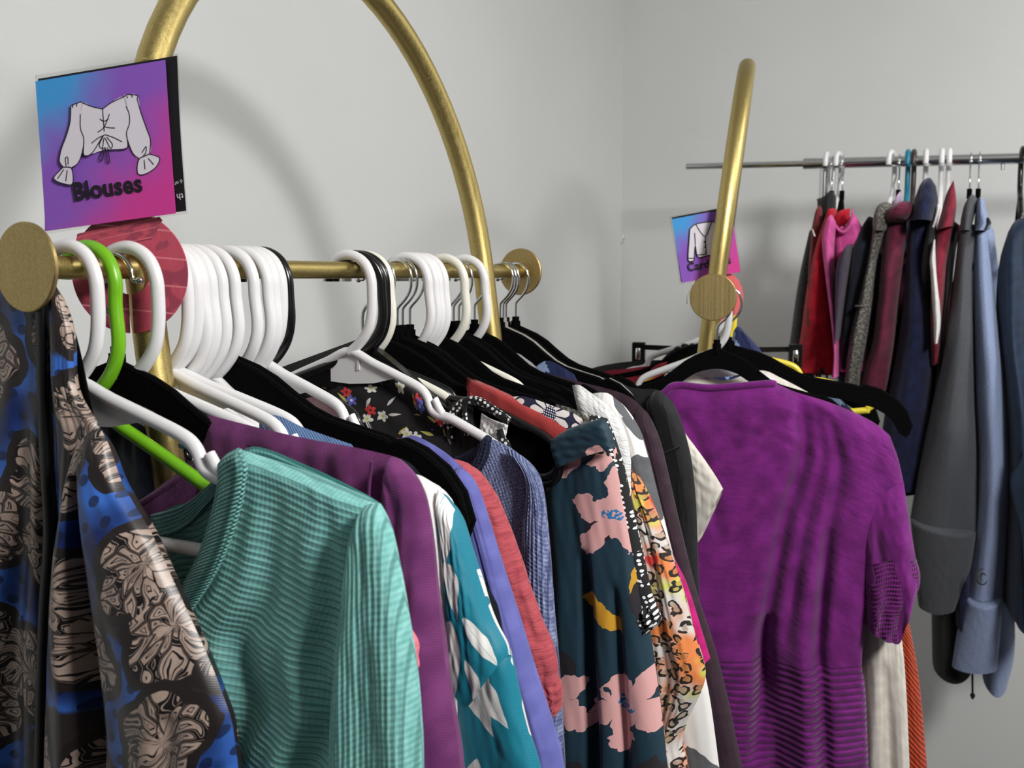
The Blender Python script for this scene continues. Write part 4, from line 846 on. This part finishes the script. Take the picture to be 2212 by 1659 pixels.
garment(R1, .715, 'flowered_top', 'dark navy top with tiny white flecks, a corner visible by the grey velvet hanger', 'top', [
    ('body', 'navy_blossom', [(1150, 800), (1172, 782), (1195, 782), (1240, 808)], [(1240, 808), (1300, 1000), (1310, BT)], [(1150, BT), (1310, BT)], [(1150, 800), (1150, BT)], dict(th=.005, tw=.03))])
# ------------------------------------------------------------------ the rear gold rack: cardigans
velvet_hanger(.05, 'black velvet hanger in the purple cardigan', rail=R2, du=.006, sx=.75)
velvet_hanger(.118, 'wide black velvet hanger behind the purple cardigan, its arm reaching out to the right', rail=R2, du=.02, sx=1.0, tilt=-2.5, bar=False)
tubular('plastic_hanger', 'grey_plastic', .085, 'pale grey plastic hanger behind the purple cardigan', rail=R2, notch=False, sx=.8, du=-.008)
tubular('plastic_hanger', 'yellow_plastic', .20, 'yellow plastic hanger behind the black velvet arm', rail=R2, notch=False, du=-.004, k=1.0, sx=.96, tilt=-6)
velvet_hanger(.24, 'black velvet hanger of the dark red blouse, its arm pointing left', rail=R2)
# trouser hanger with two clips
s = .30; t = hang('clip_hanger', R2, s, 'black plastic trouser hanger with two metal clips, behind the gold upright', 'hanger')
a, b_ = R2.uh((1380, 752), s), R2.uh((1718, 752), s); um = (a[0]+b_[0])/2; zb = (a[1]+b_[1])/2; px_ = (b_[0]-a[0])/338
MB().plate([(a[0], zb+6*px_), (um-.03, zb+2*px_), (um-.02, zb+10*px_), (um, zb+16*px_), (um+.02, zb+10*px_), (um+.03, zb+2*px_), (b_[0], zb+6*px_), (b_[0], zb-5*px_), (um+.04, zb-9*px_), (um-.04, zb-9*px_), (a[0], zb-5*px_)], None, -.004, .004).obj('bar', 'black_plastic', t, False)
MB().tube([(um, 0, zb+10*px_), (um*.6, 0, -.05), (.012, 0, -.032), (.0195, 0, -.016), (.0175, 0, .001), (.008, 0, .0105), (-.004, 0, .0112), (-.017, 0, .003), (-.021, 0, -.008)], .0019, 8, sub=5).obj('hook', 'chrome', t)
for c in (a, b_):
    u0, w_ = c[0], 14*px_
    cl = MB().box(u0-w_, u0+w_, -.011, -.003, zb-38*px_, zb+10*px_).box(u0-w_, u0+w_, .003, .011, zb-38*px_, zb+10*px_).box(u0-w_*.95, u0+w_*.95, -.006, .006, zb-6*px_, zb+11*px_)
    co = cl.obj('clip', 'black_plastic', t, False)
    MB().tube([(u0, -.0125, zb-2*px_), (u0, -.0145, zb-12*px_), (u0, -.0125, zb-26*px_)], w_*.42, 10, sub=3, flat=.4).obj('clip_spring', 'chrome', co)
# purple cardigan: fine knit over a ribbed waist
s = .05; hz = R2.uh((1700, 1412), s)[1]
b = NB('purple_cardigan'); v = b.uv(); ox, oy, oz = b.xyz(b.obj()); f = b.noise(v, 34, 4)
low = b.m('LESS_THAN', oz, hz + 0.0); row = b.m('SINE', oz*640 + b.noise(v, 20, 1)*1.2)
col = b.mix(b.step(f, .3, .7), rgb(96, 22, 98), rgb(120, 32, 121)); col = b.mix(low*b.step(row, -.3, -.95)*.55, col, rgb(60, 10, 64))
b.bump(low*row*1.2 + b.noise(v, 55, 4)*1.6 + b.noise(b.vm('MULTIPLY', v, (1, 3.2, 1)), 38, 3)*1.2, .5, .0018); M['purple_cardigan'] = b.fin(col, .85, 0, .2, .2)
t = garment(R2, s, 'knit_cardigan', 'purple short sleeve knit cardigan with shoulder gathers, hanging frontmost on the rear gold rack', 'cardigan', [
    ('front_panel', 'purple_cardigan', [(1295, 915), (1370, 872), (1436, 846), (1462, 830), (1530, 835), (1600, 831), (1663, 826), (1720, 847), (1800, 872), (1880, 908), (1922, 940)], [(1922, 940), (1944, 1005), (1950, 1080), (1905, 1190), (1874, 1345), (1862, 1430), (1870, 1500), (1876, 1659), (1885, BT)], [(1340, BT), (1885, BT)], [(1295, 915), (1330, 1300), (1340, BT)],
     dict(off=-.014, th=[.018, .03, .034, .036], rw=.22, tw=.05, nu=110, nv=110, rough=.003, folds=[(.004, 3.2, 1.0, .4, .1)],
          valleys=[(.69, .0, .56, .75, .030, .024), (.735, .01, .69, .5, .022, .012), (.765, .02, .83, .55, .02, .012), (.80, .25, .84, 1.1, .026, .014), (.60, .45, .66, 1.1, .05, .022), (.74, .3, .76, 1.1, .035, -.01), (.3, .05, .42, .3, .025, .007), (.45, .08, .68, .12, .02, .006), (.35, .16, .66, .05, .03, .006)])),
    ('sleeve', 'purple_cardigan', [(1866, 1130), (1895, 1065), (1952, 1040)], [(1952, 1040), (1957, 1075), (1969, 1150), (1980, 1215), (1987, 1248), (1972, 1295)], [(1872, 1348), (1900, 1362), (1935, 1378), (1950, 1335), (1972, 1295)], [(1866, 1130), (1866, 1200), (1872, 1348)],
     dict(th=[.012, .026, .03], off=-.024, rw=.3, tw=.3, nu=50, nv=60, folds=[(.004, 1.8, .8, 2, .1)], valleys=[(.35, .2, .25, 1.2, .1, .012)])),
    ('cuff', 'purple_rib', [(1866, 1215), (1915, 1200), (1979, 1205)], [(1979, 1205), (1988, 1250), (1970, 1300), (1950, 1335), (1940, 1380)], [(1874, 1352), (1905, 1368), (1940, 1380)], [(1866, 1215), (1868, 1280), (1874, 1352)], dict(th=[.0265, .030, .032], off=-.0225, rw=.3, close='lr', nu=40, nv=30, folds=[(.003, 2.4, .3, 1, .1)]))])
strip(t, 'neckband', 'purple_cardigan', R2, s, [(1420, 856, -.022), (1437, 845, -.022), (1462, 829, -.022), (1530, 834, -.023), (1600, 830, -.023), (1663, 825, -.022), (1672, 829, -.018)], .0052, -.022, flat=.8)
garment(R2, .088, 'knit_cardigan', 'cream white cardigan right behind the purple one, its sleeve showing below', 'cardigan', [
    ('body', 'cream_knit', [(1300, 880), (1415, 845), (1440, 803), (1482, 790), (1560, 822), (1640, 800), (1690, 818), (1765, 858), (1850, 905)], [(1850, 905), (1860, 1200), (1870, BT)], [(1310, BT), (1870, BT)], [(1300, 880), (1310, BT)], dict(th=.01, tw=.02, nu=60)),
    ('sleeve', 'cream_knit', [(1840, 1150), (1880, 1150), (1920, 1200)], [(1920, 1200), (1948, 1380), (1958, 1500), (1965, 1659), (1975, BT)], [(1870, BT), (1975, BT)], [(1840, 1150), (1862, 1400), (1868, 1659), (1870, BT)], dict(th=.022, off=-.008, rw=.35, folds=[(.004, 1.4, .5, .5, .5)], valleys=[(.4, .35, .55, .8, .12, .008)], nu=36, nv=70))])
garment(R2, .15, 'floral_cardigan', 'navy cardigan with pale blue blossoms, shoulder visible under the black velvet arm', 'cardigan', [
    ('body', 'navy_blossom', [(1350, 860), (1480, 800), (1560, 790), (1650, 792), (1720, 818), (1800, 850), (1847, 893)], [(1847, 893), (1862, 1000), (1868, BT)], [(1360, BT), (1868, BT)], [(1350, 860), (1360, BT)], dict(th=.012, tw=.03, nu=50)),
    ('collar', 'navy_blossom', [(1585, 715), (1592, 705), (1600, 708), (1612, 722)], [(1612, 722), (1640, 752), (1660, 785)], [(1570, 800), (1660, 800)], [(1585, 715), (1575, 760), (1570, 800)], dict(th=.016, off=-.004, tw=.1))])
garment(R2, .185, 'crochet_cardigan', 'orange chunky crochet cardigan, its sleeve hanging beside the cream one', 'cardigan', [
    ('sleeve', 'orange_crochet', [(1880, 1150), (1910, 1180), (1935, 1240)], [(1935, 1240), (1960, 1330), (1978, 1420), (1989, 1500), (2003, 1659), (2022, BT)], [(1920, BT), (2022, BT)], [(1880, 1150), (1900, 1300), (1910, 1500), (1915, 1659), (1920, BT)], dict(th=.022, rw=.4, nu=36, nv=70)),
    ('body', 'orange_crochet', [(1330, 860), (1424, 808), (1436, 803), (1560, 800), (1700, 820), (1800, 870)], [(1800, 870), (1850, 1200), (1870, BT)], [(1340, BT), (1870, BT)], [(1330, 860), (1340, BT)], dict(th=.008, tw=.03))])
garment(R2, .225, 'pink_cardigan', 'salmon pink cardigan, a corner visible under the yellow hanger', 'cardigan', [
    ('body', 'coral_gauze', [(1400, 880), (1560, 830), (1668, 792), (1695, 794), (1735, 820), (1800, 860)], [(1800, 860), (1830, 1100), (1840, BT)], [(1410, BT), (1840, BT)], [(1400, 880), (1410, BT)], dict(th=.008, tw=.03))])
garment(R2, .245, 'red_blouse', 'dark red blouse with a pointed collar, left of the gold upright', 'blouse', [
    ('body', 'dark_red', [(1270, 830), (1302, 804), (1350, 797), (1420, 790), (1520, 800)], [(1520, 800), (1540, BT)], [(1280, BT), (1540, BT)], [(1270, 830), (1280, BT)], dict(th=.012, tw=.03)),
    ('collar', 'dark_red', [(1388, 830), (1400, 806), (1418, 788), (1442, 781)], [(1442, 781), (1432, 800), (1420, 830)], [(1385, 838), (1420, 830)], [(1388, 830), (1385, 838)], dict(th=.006, off=-.014, nu=16, nv=12, tw=.3))])
garment(R2, .285, 'black_cardigan', 'black cardigan with a gathered collar, draped behind the gold upright', 'cardigan', [
    ('body', 'black_cloth', [(1250, 830), (1268, 800), (1340, 783), (1440, 778), (1560, 790), (1640, 800)], [(1640, 800), (1700, 1000), (1710, BT)], [(1260, BT), (1710, BT)], [(1250, 830), (1260, BT)], dict(th=.010, tw=.03)),
    ('collar', 'black_cloth', [(1425, 782), (1462, 745), (1500, 738), (1515, 750)], [(1515, 750), (1520, 800)], [(1425, 800), (1520, 800)], [(1425, 782), (1425, 800)], dict(th=.016, off=-.006, tw=.1, folds=[(.0025, 6, 0, 0, .2)]))])
tubular('plastic_hanger', 'grey_plastic', .27, 'pale grey plastic hanger left of the gold upright', rail=R2, notch=False, sx=.9, k=.85, du=-.012)
# ------------------------------------------------------------------ hoodies and sweaters on the chrome rail along the back wall
RB = Rail(c1, -math.degrees(cang))
def rail_u(px): return RB.uh((px, 352), 0)[0]
def back_hanger(px, mat, label, yaw=90, k=.95):
    u = rail_u(px); h = u*sl + .0035
    if mat == 'steel': velvet_hanger(0, label, yaw, rail=RB, du=u, dz=h, sx=.36)
    else: tubular('plastic_hanger', mat, 0, label, yaw, rail=RB, du=u, dz=h, k=k, notch=False, sx=.36)
for a in ((1786, W, 'white plastic hanger first on the chrome rail, beside its upright'), (1798, 'steel', 'black velvet hanger with a steel hook, second on the chrome rail'),
          (1811, W, 'white plastic hanger of the pink sweater on the chrome rail', 84), (1821, 'steel', 'black velvet hanger with a steel hook, behind the pink sweater', 88),
          (1926, W, 'white plastic hanger of the grey tweed top on the chrome rail', 80), (1943, 'steel', 'black velvet hanger with a steel hook over the maroon hoodie'),
          (1961, 'teal_plastic', 'teal blue plastic hanger on the chrome rail'), (1974, 'brown_plastic', 'dark brown plastic hanger beside the teal one'),
          (2000, W, 'white plastic hanger of the navy hoodie'), (2034, W, 'white plastic hanger of the black jacket right of the navy hoodie'), (2050, W, 'white plastic hanger of the crimson and white jacket'),
          (2097, 'steel', 'black velvet hanger of the charcoal sweatshirt'), (2116, 'steel', 'black velvet hanger of the light blue heather pullover'), (2208, 'black_plastic', 'black plastic hanger at the right edge of the photo')):
    back_hanger(*a)
def back_garment(name, label, cat, u_px, parts):
    sub = Rail(RB.at(0, rail_u(u_px)), -math.degrees(cang)); s = -.08
    t = hang(name, sub, s, label, cat)
    for p in [q for q in parts if q[0] == 'sleeve'][:1]:     # the body of the garment, behind its near sleeve
        wid = lambda a, k: [(x+k, y) for x, y in a]
        parts = parts + [('body', p[1], wid(p[2], 8), wid(p[3], 16), wid(p[4], 8), wid(p[5], -2), dict(off=.10, th=[.02, .05, .06, .06], tw=.05))]
    for i, (nm, mat, top, right, bottom, left, kw) in enumerate(parts):
        kw = dict(kw); kw.setdefault('seed', (len(label)*11+i*17) % 997); kw.setdefault('nu', 26); kw.setdefault('nv', 50)
        kw['off'] = kw.get('off', 0) - .04; kw.setdefault('th', [.02, .07, .07, .03]); kw.setdefault('rw', .5); kw.setdefault('tw', .03)
        piece(t, nm, mat, sub, s, top, right, bottom, left, **kw)
    return t
F1 = [(.006, 1.2, .6, 1, .2)]
back_garment('wool_jacket', 'dark grey wool jacket, leftmost on the chrome rail', 'jacket', 1766, [
    ('body', 'dark_grey_wool', [(1748, 500), (1758, 490), (1770, 500)], [(1770, 500), (1760, 700), (1760, 1100)], [(1700, 1120), (1760, 1100)], [(1748, 500), (1727, 600), (1713, 700), (1704, 800), (1700, 1120)], dict(off=.06))])
back_garment('striped_jacket', 'brick red jacket with a striped collar at the left end of the chrome rail', 'jacket', 1775, [
    ('hood', 'brick_cloth', [(1762, 455), (1770, 444), (1776, 450)], [(1776, 450), (1778, 520), (1770, 700)], [(1745, 700), (1770, 700)], [(1762, 455), (1755, 490), (1752, 520), (1745, 700)], dict(th=[.02, .08, .1], off=.02)),
    ('stripe', 'white_cotton', [(1753, 492), (1757, 497)], [(1757, 497), (1762, 510)], [(1758, 511), (1762, 510)], [(1753, 492), (1758, 511)], dict(th=.004, off=-.085, nu=6, nv=6))])
back_garment('black_sweater', 'black sweater between the brick red jacket and the red one', 'sweater', 1795, [
    ('collar', 'black_cloth', [(1764, 430), (1780, 424), (1796, 414), (1806, 425)], [(1806, 425), (1806, 460), (1800, 800)], [(1768, 800), (1800, 800)], [(1764, 430), (1766, 470), (1768, 800)], dict(th=[.03, .08, .1], off=.06))])
back_garment('red_sweater', 'bright red fleece sweater, its sleeve hanging in front of the wall', 'sweater', 1798, [
    ('sleeve', 'red_fleece', [(1786, 462), (1794, 456), (1804, 462)], [(1804, 462), (1796, 540), (1800, 640), (1808, 720), (1811, 808)], [(1715, 800), (1760, 804), (1811, 808)], [(1786, 462), (1772, 500), (1755, 560), (1741, 640), (1730, 720), (1715, 800)], dict(folds=F1, off=-.01)),
    ('collar', 'red_fleece', [(1788, 458), (1796, 450), (1808, 452)], [(1808, 452), (1806, 475)], [(1780, 478), (1806, 475)], [(1788, 458), (1780, 478)], dict(th=.04, nu=12, nv=8))])
back_garment('pink_sweater', 'pink crew neck sweater on a white hanger, chest turned to the viewer', 'sweater', 1814, [
    ('sleeve', 'pink_fleece', [(1788, 470), (1796, 464), (1806, 480)], [(1806, 480), (1802, 560), (1808, 650), (1812, 720), (1812, 812)], [(1800, 812), (1812, 812)], [(1788, 470), (1778, 500), (1776, 530), (1784, 600), (1796, 690), (1803, 760), (1800, 812)], dict(th=[.03, .05, .05], off=-.07)),
    ('body', 'pink_fleece', [(1798, 474), (1820, 494), (1838, 466), (1846, 462)], [(1846, 462), (1862, 492), (1870, 540), (1872, 800)], [(1806, 800), (1872, 800)], [(1798, 474), (1803, 560), (1808, 650), (1806, 800)], dict(th=[.02, .03, .04], off=-.03, rw=.3)),
    ('collar', 'pink_fleece', [(1796, 468), (1812, 492), (1824, 496), (1836, 478), (1841, 446)], [(1841, 446), (1845, 462)], [(1797, 480), (1812, 503), (1826, 506), (1840, 488), (1845, 462)], [(1796, 468), (1797, 480)], dict(th=.012, off=-.058, close='lrtb', rw=.1, tw=.5, nu=30, nv=8)),
    ('neck_lining', 'red_fleece', [(1800, 470), (1815, 455), (1836, 450)], [(1836, 450), (1836, 480)], [(1812, 492), (1836, 480)], [(1800, 470), (1812, 492)], dict(th=.008, off=-.02, nu=12, nv=8))])
back_garment('navy_cardigan', 'dark slate cardigan between the pink sweater and the tweed top', 'cardigan', 1880, [
    ('body', 'dark_navy', [(1868, 480), (1876, 468), (1886, 470)], [(1886, 470), (1884, 520), (1870, 620), (1850, 720), (1838, 860)], [(1808, 860), (1838, 860)], [(1868, 480), (1840, 530), (1832, 580), (1822, 680), (1812, 800), (1808, 860)], dict(off=-.02)),
    ('lining', 'violet_dark', [(1836, 530), (1842, 526)], [(1842, 526), (1834, 590), (1822, 680), (1816, 730)], [(1810, 740), (1816, 730)], [(1836, 530), (1812, 570), (1808, 640), (1810, 740)], dict(th=.1, off=-.06))])
back_garment('tweed_top', 'grey speckled tweed hooded top hanging on a white hanger', 'top', 1915, [
    ('hood', 'tweed_grey', [(1888, 462), (1898, 442), (1916, 436), (1932, 446)], [(1932, 446), (1918, 490), (1910, 500)], [(1888, 500), (1910, 500)], [(1888, 462), (1886, 480), (1888, 500)], dict(th=[.03, .05, .06], off=-.05, nu=24, nv=20, tw=.2)),
    ('sleeve', 'tweed_grey', [(1887, 488), (1898, 482), (1911, 490)], [(1911, 490), (1893, 570), (1886, 650), (1876, 720), (1862, 800), (1856, 860)], [(1822, 850), (1856, 860)], [(1887, 488), (1876, 560), (1858, 640), (1842, 700), (1828, 780), (1822, 850)], dict(off=-.05, folds=F1)),
    ('cuff', 'tweed_grey', [(1846, 656), (1866, 656), (1884, 652)], [(1884, 652), (1886, 660)], [(1846, 666), (1886, 660)], [(1846, 656), (1846, 666)], dict(th=.084, off=-.052, nu=16, nv=6, close='lrtb', tw=.5))])
back_garment('maroon_hoodie', 'maroon hoodie with its hood folded, between tweed and navy', 'hoodie', 1950, [
    ('hood', 'maroon_fleece', [(1908, 466), (1926, 446), (1950, 434), (1972, 440), (1978, 452)], [(1978, 452), (1970, 468), (1958, 480)], [(1914, 482), (1958, 480)], [(1908, 466), (1914, 482)], dict(th=.06, off=-.06, nu=26, nv=14, tw=.4, close='lrtb')),
    ('sleeve', 'maroon_fleece', [(1914, 478), (1936, 478), (1960, 474)], [(1960, 474), (1954, 540), (1942, 640), (1932, 740), (1915, 840), (1900, 880)], [(1850, 870), (1900, 880)], [(1914, 478), (1904, 560), (1896, 650), (1884, 740), (1862, 810), (1850, 870)], dict(off=-.04, folds=F1))])
back_garment('lilac_shirt', 'pale lilac shirt, a collar tip behind the maroon hoodie', 'shirt', 1940, [
    ('collar', 'lilac_cloth', [(1928, 440), (1936, 424), (1942, 416)], [(1942, 416), (1946, 440), (1940, 700)], [(1920, 700), (1940, 700)], [(1928, 440), (1924, 480), (1920, 700)], dict(th=[.01, .04, .06], off=.05))])
back_garment('navy_hoodie', 'navy hoodie with a tall raised hood on a white hanger', 'hoodie', 1998, [
    ('hood', 'navy_fleece', [(1976, 430), (1990, 395), (2008, 384), (2022, 402)], [(2022, 402), (2026, 440), (2016, 480)], [(1968, 480), (2016, 480)], [(1976, 430), (1970, 455), (1968, 480)], dict(th=[.05, .09, .1], off=-.03, nu=26, nv=26, tw=.2)),
    ('sleeve', 'navy_fleece', [(1966, 474), (1990, 470), (2016, 474)], [(2016, 474), (2004, 540), (2006, 640), (2016, 740), (2010, 860), (1980, 1060)], [(1890, 1060), (1980, 1060)], [(1966, 474), (1956, 560), (1950, 660), (1940, 740), (1920, 850), (1905, 950), (1890, 1060)], dict(off=-.03, folds=F1))])
back_garment('black_jacket', 'black jacket between the navy hoodie and the crimson one', 'jacket', 2034, [
    ('body', 'black_cloth', [(2006, 480), (2014, 470), (2022, 476)], [(2022, 476), (2020, 560), (2012, 620)], [(1994, 640), (2012, 620)], [(2006, 480), (1998, 520), (1990, 580), (1994, 640)], dict(off=-.04))])
back_garment('varsity_jacket', 'crimson jacket with a white stripe down the sleeve', 'jacket', 2050, [
    ('hood', 'crimson_jersey', [(2030, 470), (2044, 420), (2060, 388)], [(2060, 388), (2066, 440), (2060, 490)], [(2022, 500), (2060, 490)], [(2030, 470), (2022, 500)], dict(th=[.01, .05, .07], off=-.04, nu=20, nv=30, tw=.2)),
    ('collar_trim', 'white_cotton', [(2020, 446), (2028, 440), (2032, 452)], [(2032, 452), (2024, 480), (2018, 494)], [(2012, 490), (2018, 494)], [(2020, 446), (2018, 466), (2012, 490)], dict(th=.02, off=-.06, nu=10, nv=10)),
    ('sleeve', 'crimson_jersey', [(2020, 496), (2040, 488), (2060, 486)], [(2060, 486), (2046, 560), (2040, 640), (2034, 700), (2030, 780)], [(2012, 790), (2030, 780)], [(2020, 496), (2014, 560), (2010, 640), (2010, 720), (2012, 790)], dict(off=-.05)),
    ('sleeve_stripe', 'white_cotton', [(2016, 520), (2020, 516)], [(2020, 516), (2022, 570), (2030, 640), (2032, 700), (2026, 740)], [(2018, 742), (2026, 740)], [(2016, 520), (2008, 560), (2010, 590), (2014, 660), (2018, 742)], dict(th=.03, off=-.10, nu=12))])
back_garment('black_hoodie', 'black hoodie hanging between the crimson jacket and the charcoal sweatshirt', 'hoodie', 2070, [
    ('body', 'black_cloth', [(2048, 486), (2060, 478), (2072, 486)], [(2072, 486), (2060, 580), (2044, 700), (2034, 900)], [(2016, 900), (2034, 900)], [(2048, 486), (2040, 560), (2034, 660), (2024, 780), (2016, 900)], dict(off=-.01))])
back_garment('charcoal_sweatshirt', 'charcoal grey sweatshirt with a wide ribbed sleeve end, right part of the chrome rail', 'sweatshirt', 2092, [
    ('hood', 'charcoal_jersey', [(2076, 470), (2084, 440), (2100, 420), (2112, 430)], [(2112, 430), (2104, 470), (2096, 500)], [(2072, 500), (2096, 500)], [(2076, 470), (2072, 500)], dict(th=[.03, .06, .07], off=-.04, nu=22, nv=20, tw=.2)),
    ('sleeve', 'charcoal_jersey', [(2074, 492), (2090, 484), (2108, 490)], [(2108, 490), (2100, 580), (2102, 700), (2106, 850), (2113, 1000), (2112, 1146)], [(1968, 1120), (2040, 1134), (2112, 1146)], [(2074, 492), (2064, 580), (2050, 680), (2034, 780), (2012, 880), (1988, 1000), (1968, 1120)], dict(off=-.06, folds=F1)),
    ('cuff', 'charcoal_jersey', [(1967, 1117), (2040, 1131), (2113, 1143)], [(2113, 1143), (2096, 1230), (2062, 1318)], [(1984, 1308), (2020, 1318), (2062, 1318)], [(1967, 1117), (1972, 1200), (1984, 1308)], dict(th=[.06, .03], off=-.062, tw=.05))])
t = back_garment('quarter_zip', 'light blue heathered pullover with a stand collar, right part of the chrome rail', 'pullover', 2118, [
    ('collar', 'light_blue_heather', [(2110, 440), (2117, 426), (2128, 432)], [(2128, 432), (2132, 460), (2142, 488), (2128, 500)], [(2104, 500), (2128, 500)], [(2110, 440), (2106, 470), (2104, 500)], dict(th=[.03, .05, .06], off=-.05, nu=20, nv=20, tw=.2)),
    ('collar_lining', 'dark_navy', [(2128, 468), (2136, 470), (2142, 482)], [(2142, 482), (2132, 496)], [(2122, 492), (2132, 496)], [(2128, 468), (2122, 492)], dict(th=.02, off=-.085, nu=8, nv=8)),
    ('sleeve', 'light_blue_heather', [(2106, 494), (2116, 488), (2130, 494)], [(2130, 494), (2144, 600), (2158, 720), (2174, 860), (2182, 1000), (2178, 1130), (2166, 1290)], [(2088, 1286), (2166, 1290)], [(2106, 494), (2102, 600), (2102, 720), (2106, 860), (2112, 1000), (2106, 1140), (2088, 1286)], dict(off=-.05, folds=[(.008, 1.0, .6, 2, .1)])),
    ('cuff', 'light_blue_heather', [(2086, 1284), (2120, 1288), (2167, 1288)], [(2167, 1288), (2162, 1360), (2154, 1446)], [(2056, 1438), (2100, 1444), (2154, 1446)], [(2086, 1284), (2070, 1350), (2056, 1438)], dict(th=[.06, .03], off=-.052, tw=.05))])
sub = Rail(RB.at(0, rail_u(2118)), -math.degrees(cang)); mb = MB()   # the small swirl printed near the cuff
def swirl(cx, cy, r0, a0, a1, wd):
    pts = []
    for k in np.linspace(0, 1, 14):
        a = math.radians(a0+(a1-a0)*k); q = sub.uh((cx+r0*.72*math.cos(a), cy-r0*math.sin(a)), -.08, -.172); pts.append((q[0], q[1]))
    p = np.array(pts); T_ = np.gradient(p, axis=0); T_ /= np.linalg.norm(T_, axis=1)[:, None]; N_ = np.stack([-T_[:, 1], T_[:, 0]], 1)*(wd*np.sin(np.linspace(.25, PI-.25, 14)))[:, None]
    mb.grid([[(q[0], -.1725, q[1]) for q in p-N_], [(q[0], -.1725, q[1]) for q in p+N_]]); mb.grid([[(q[0], -.1720, q[1]) for q in p-N_], [(q[0], -.1720, q[1]) for q in p+N_]], flip=True)
swirl(2122, 1246, 17, 70, 330, .0022); swirl(2124, 1248, 9, 250, 20, .0020)
mb.obj('printed_swirl', 'dark_grey_wool', t, False)
back_garment('navy_sweatshirt', 'navy sweatshirt hanging low behind the charcoal sleeve', 'sweatshirt', 2105, [
    ('body', 'navy_fleece', [(2040, 900), (2070, 880), (2100, 900)], [(2100, 900), (2110, 1100), (2098, 1335)], [(2060, 1330), (2098, 1335)], [(2040, 900), (2040, 1100), (2060, 1330)], dict(th=.1, off=.02))])
t = back_garment('black_parka', 'black jacket with a dangling drawstring, lowest behind the light blue pullover', 'jacket', 2130, [
    ('body', 'black_cloth', [(2010, 1200), (2060, 1150), (2110, 1150)], [(2110, 1150), (2110, 1300), (2100, 1440)], [(2014, 1430), (2060, 1440), (2100, 1440)], [(2010, 1200), (2014, 1430)], dict(th=.1, off=.06))])
q0, q1 = sub.uh((2100, 1430), -.08), sub.uh((2101, 1502), -.08); dq = rail_u(2118)-rail_u(2130)
MB().tube([(q0[0]+dq, 0, q0[1]), (q0[0]+dq+.002, 0, (q0[1]+q1[1])/2), (q1[0]+dq, 0, q1[1])], .0022, 8, sub=5).tube([(q1[0]+dq, 0, q1[1]-.008), (q1[0]+dq, 0, q1[1]), (q1[0]+dq, 0, q1[1]+.006)], [.002, .0055, .002], 10, sub=3).obj('drawstring', 'black_cloth', t)
back_garment('blue_pullover', 'slate blue pullover whose hem shows below the light blue cuff', 'pullover', 2160, [
    ('body', 'light_blue_heather', [(2120, 1300), (2150, 1270), (2190, 1280)], [(2190, 1280), (2192, 1400), (2176, 1468)], [(2122, 1462), (2150, 1476), (2176, 1468)], [(2120, 1300), (2122, 1462)], dict(th=.08, off=.08, tw=.05))])
back_garment('teal_jacket', 'dark blue satin jacket with snaps at the right edge', 'jacket', 2205, [
    ('body', 'teal_navy', [(2178, 500), (2192, 478), (2212, 470), (2260, 460)], [(2260, 460), (2270, 700), (2280, 1000), (2280, 1300)], [(2170, 1300), (2280, 1300)], [(2178, 500), (2160, 560), (2152, 640), (2154, 720), (2166, 850), (2174, 1000), (2170, 1300)], dict(th=[.03, .12, .14], off=-.03, rw=.3, folds=[(.01, 2, .5, 1, .1)]))])
back_garment('blue_jacket', 'medium blue denim-look sleeve at the far right edge', 'jacket', 2250, [
    ('sleeve', 'slate_blue', [(2200, 960), (2230, 940), (2280, 950)], [(2280, 950), (2290, 1150), (2290, 1340)], [(2192, 1340), (2290, 1340)], [(2200, 960), (2186, 1010), (2180, 1040), (2188, 1100), (2192, 1200), (2192, 1340)], dict(th=.12, off=-.09))])
# ------------------------------------------------------------------ groups of repeats
for o in list(C.objects):
    if o.parent or 'category' not in o: continue
    st = o.name.split('.')[0]; p = np.array(o.location); fr = 'chrome' if p[1] > 1.75 and p[2] > 1.6 else 'rear gold' if np.linalg.norm(p[:2]-R2.at(.15)[:2]) < .22 else 'front gold'
    if o['category'] == 'hanger' and st in ('plastic_hanger', 'velvet_hanger'):
        o['group'] = st.replace('_', ' ') + 's on the ' + fr + ' rail'
    elif st == 'divider_sign': o['group'] = 'category signs on the gold racks'
    elif st == 'garment_rack': o['group'] = 'gold arched garment racks'
    elif st == 'panel_lamp': o['group'] = 'panel lamps of the room'
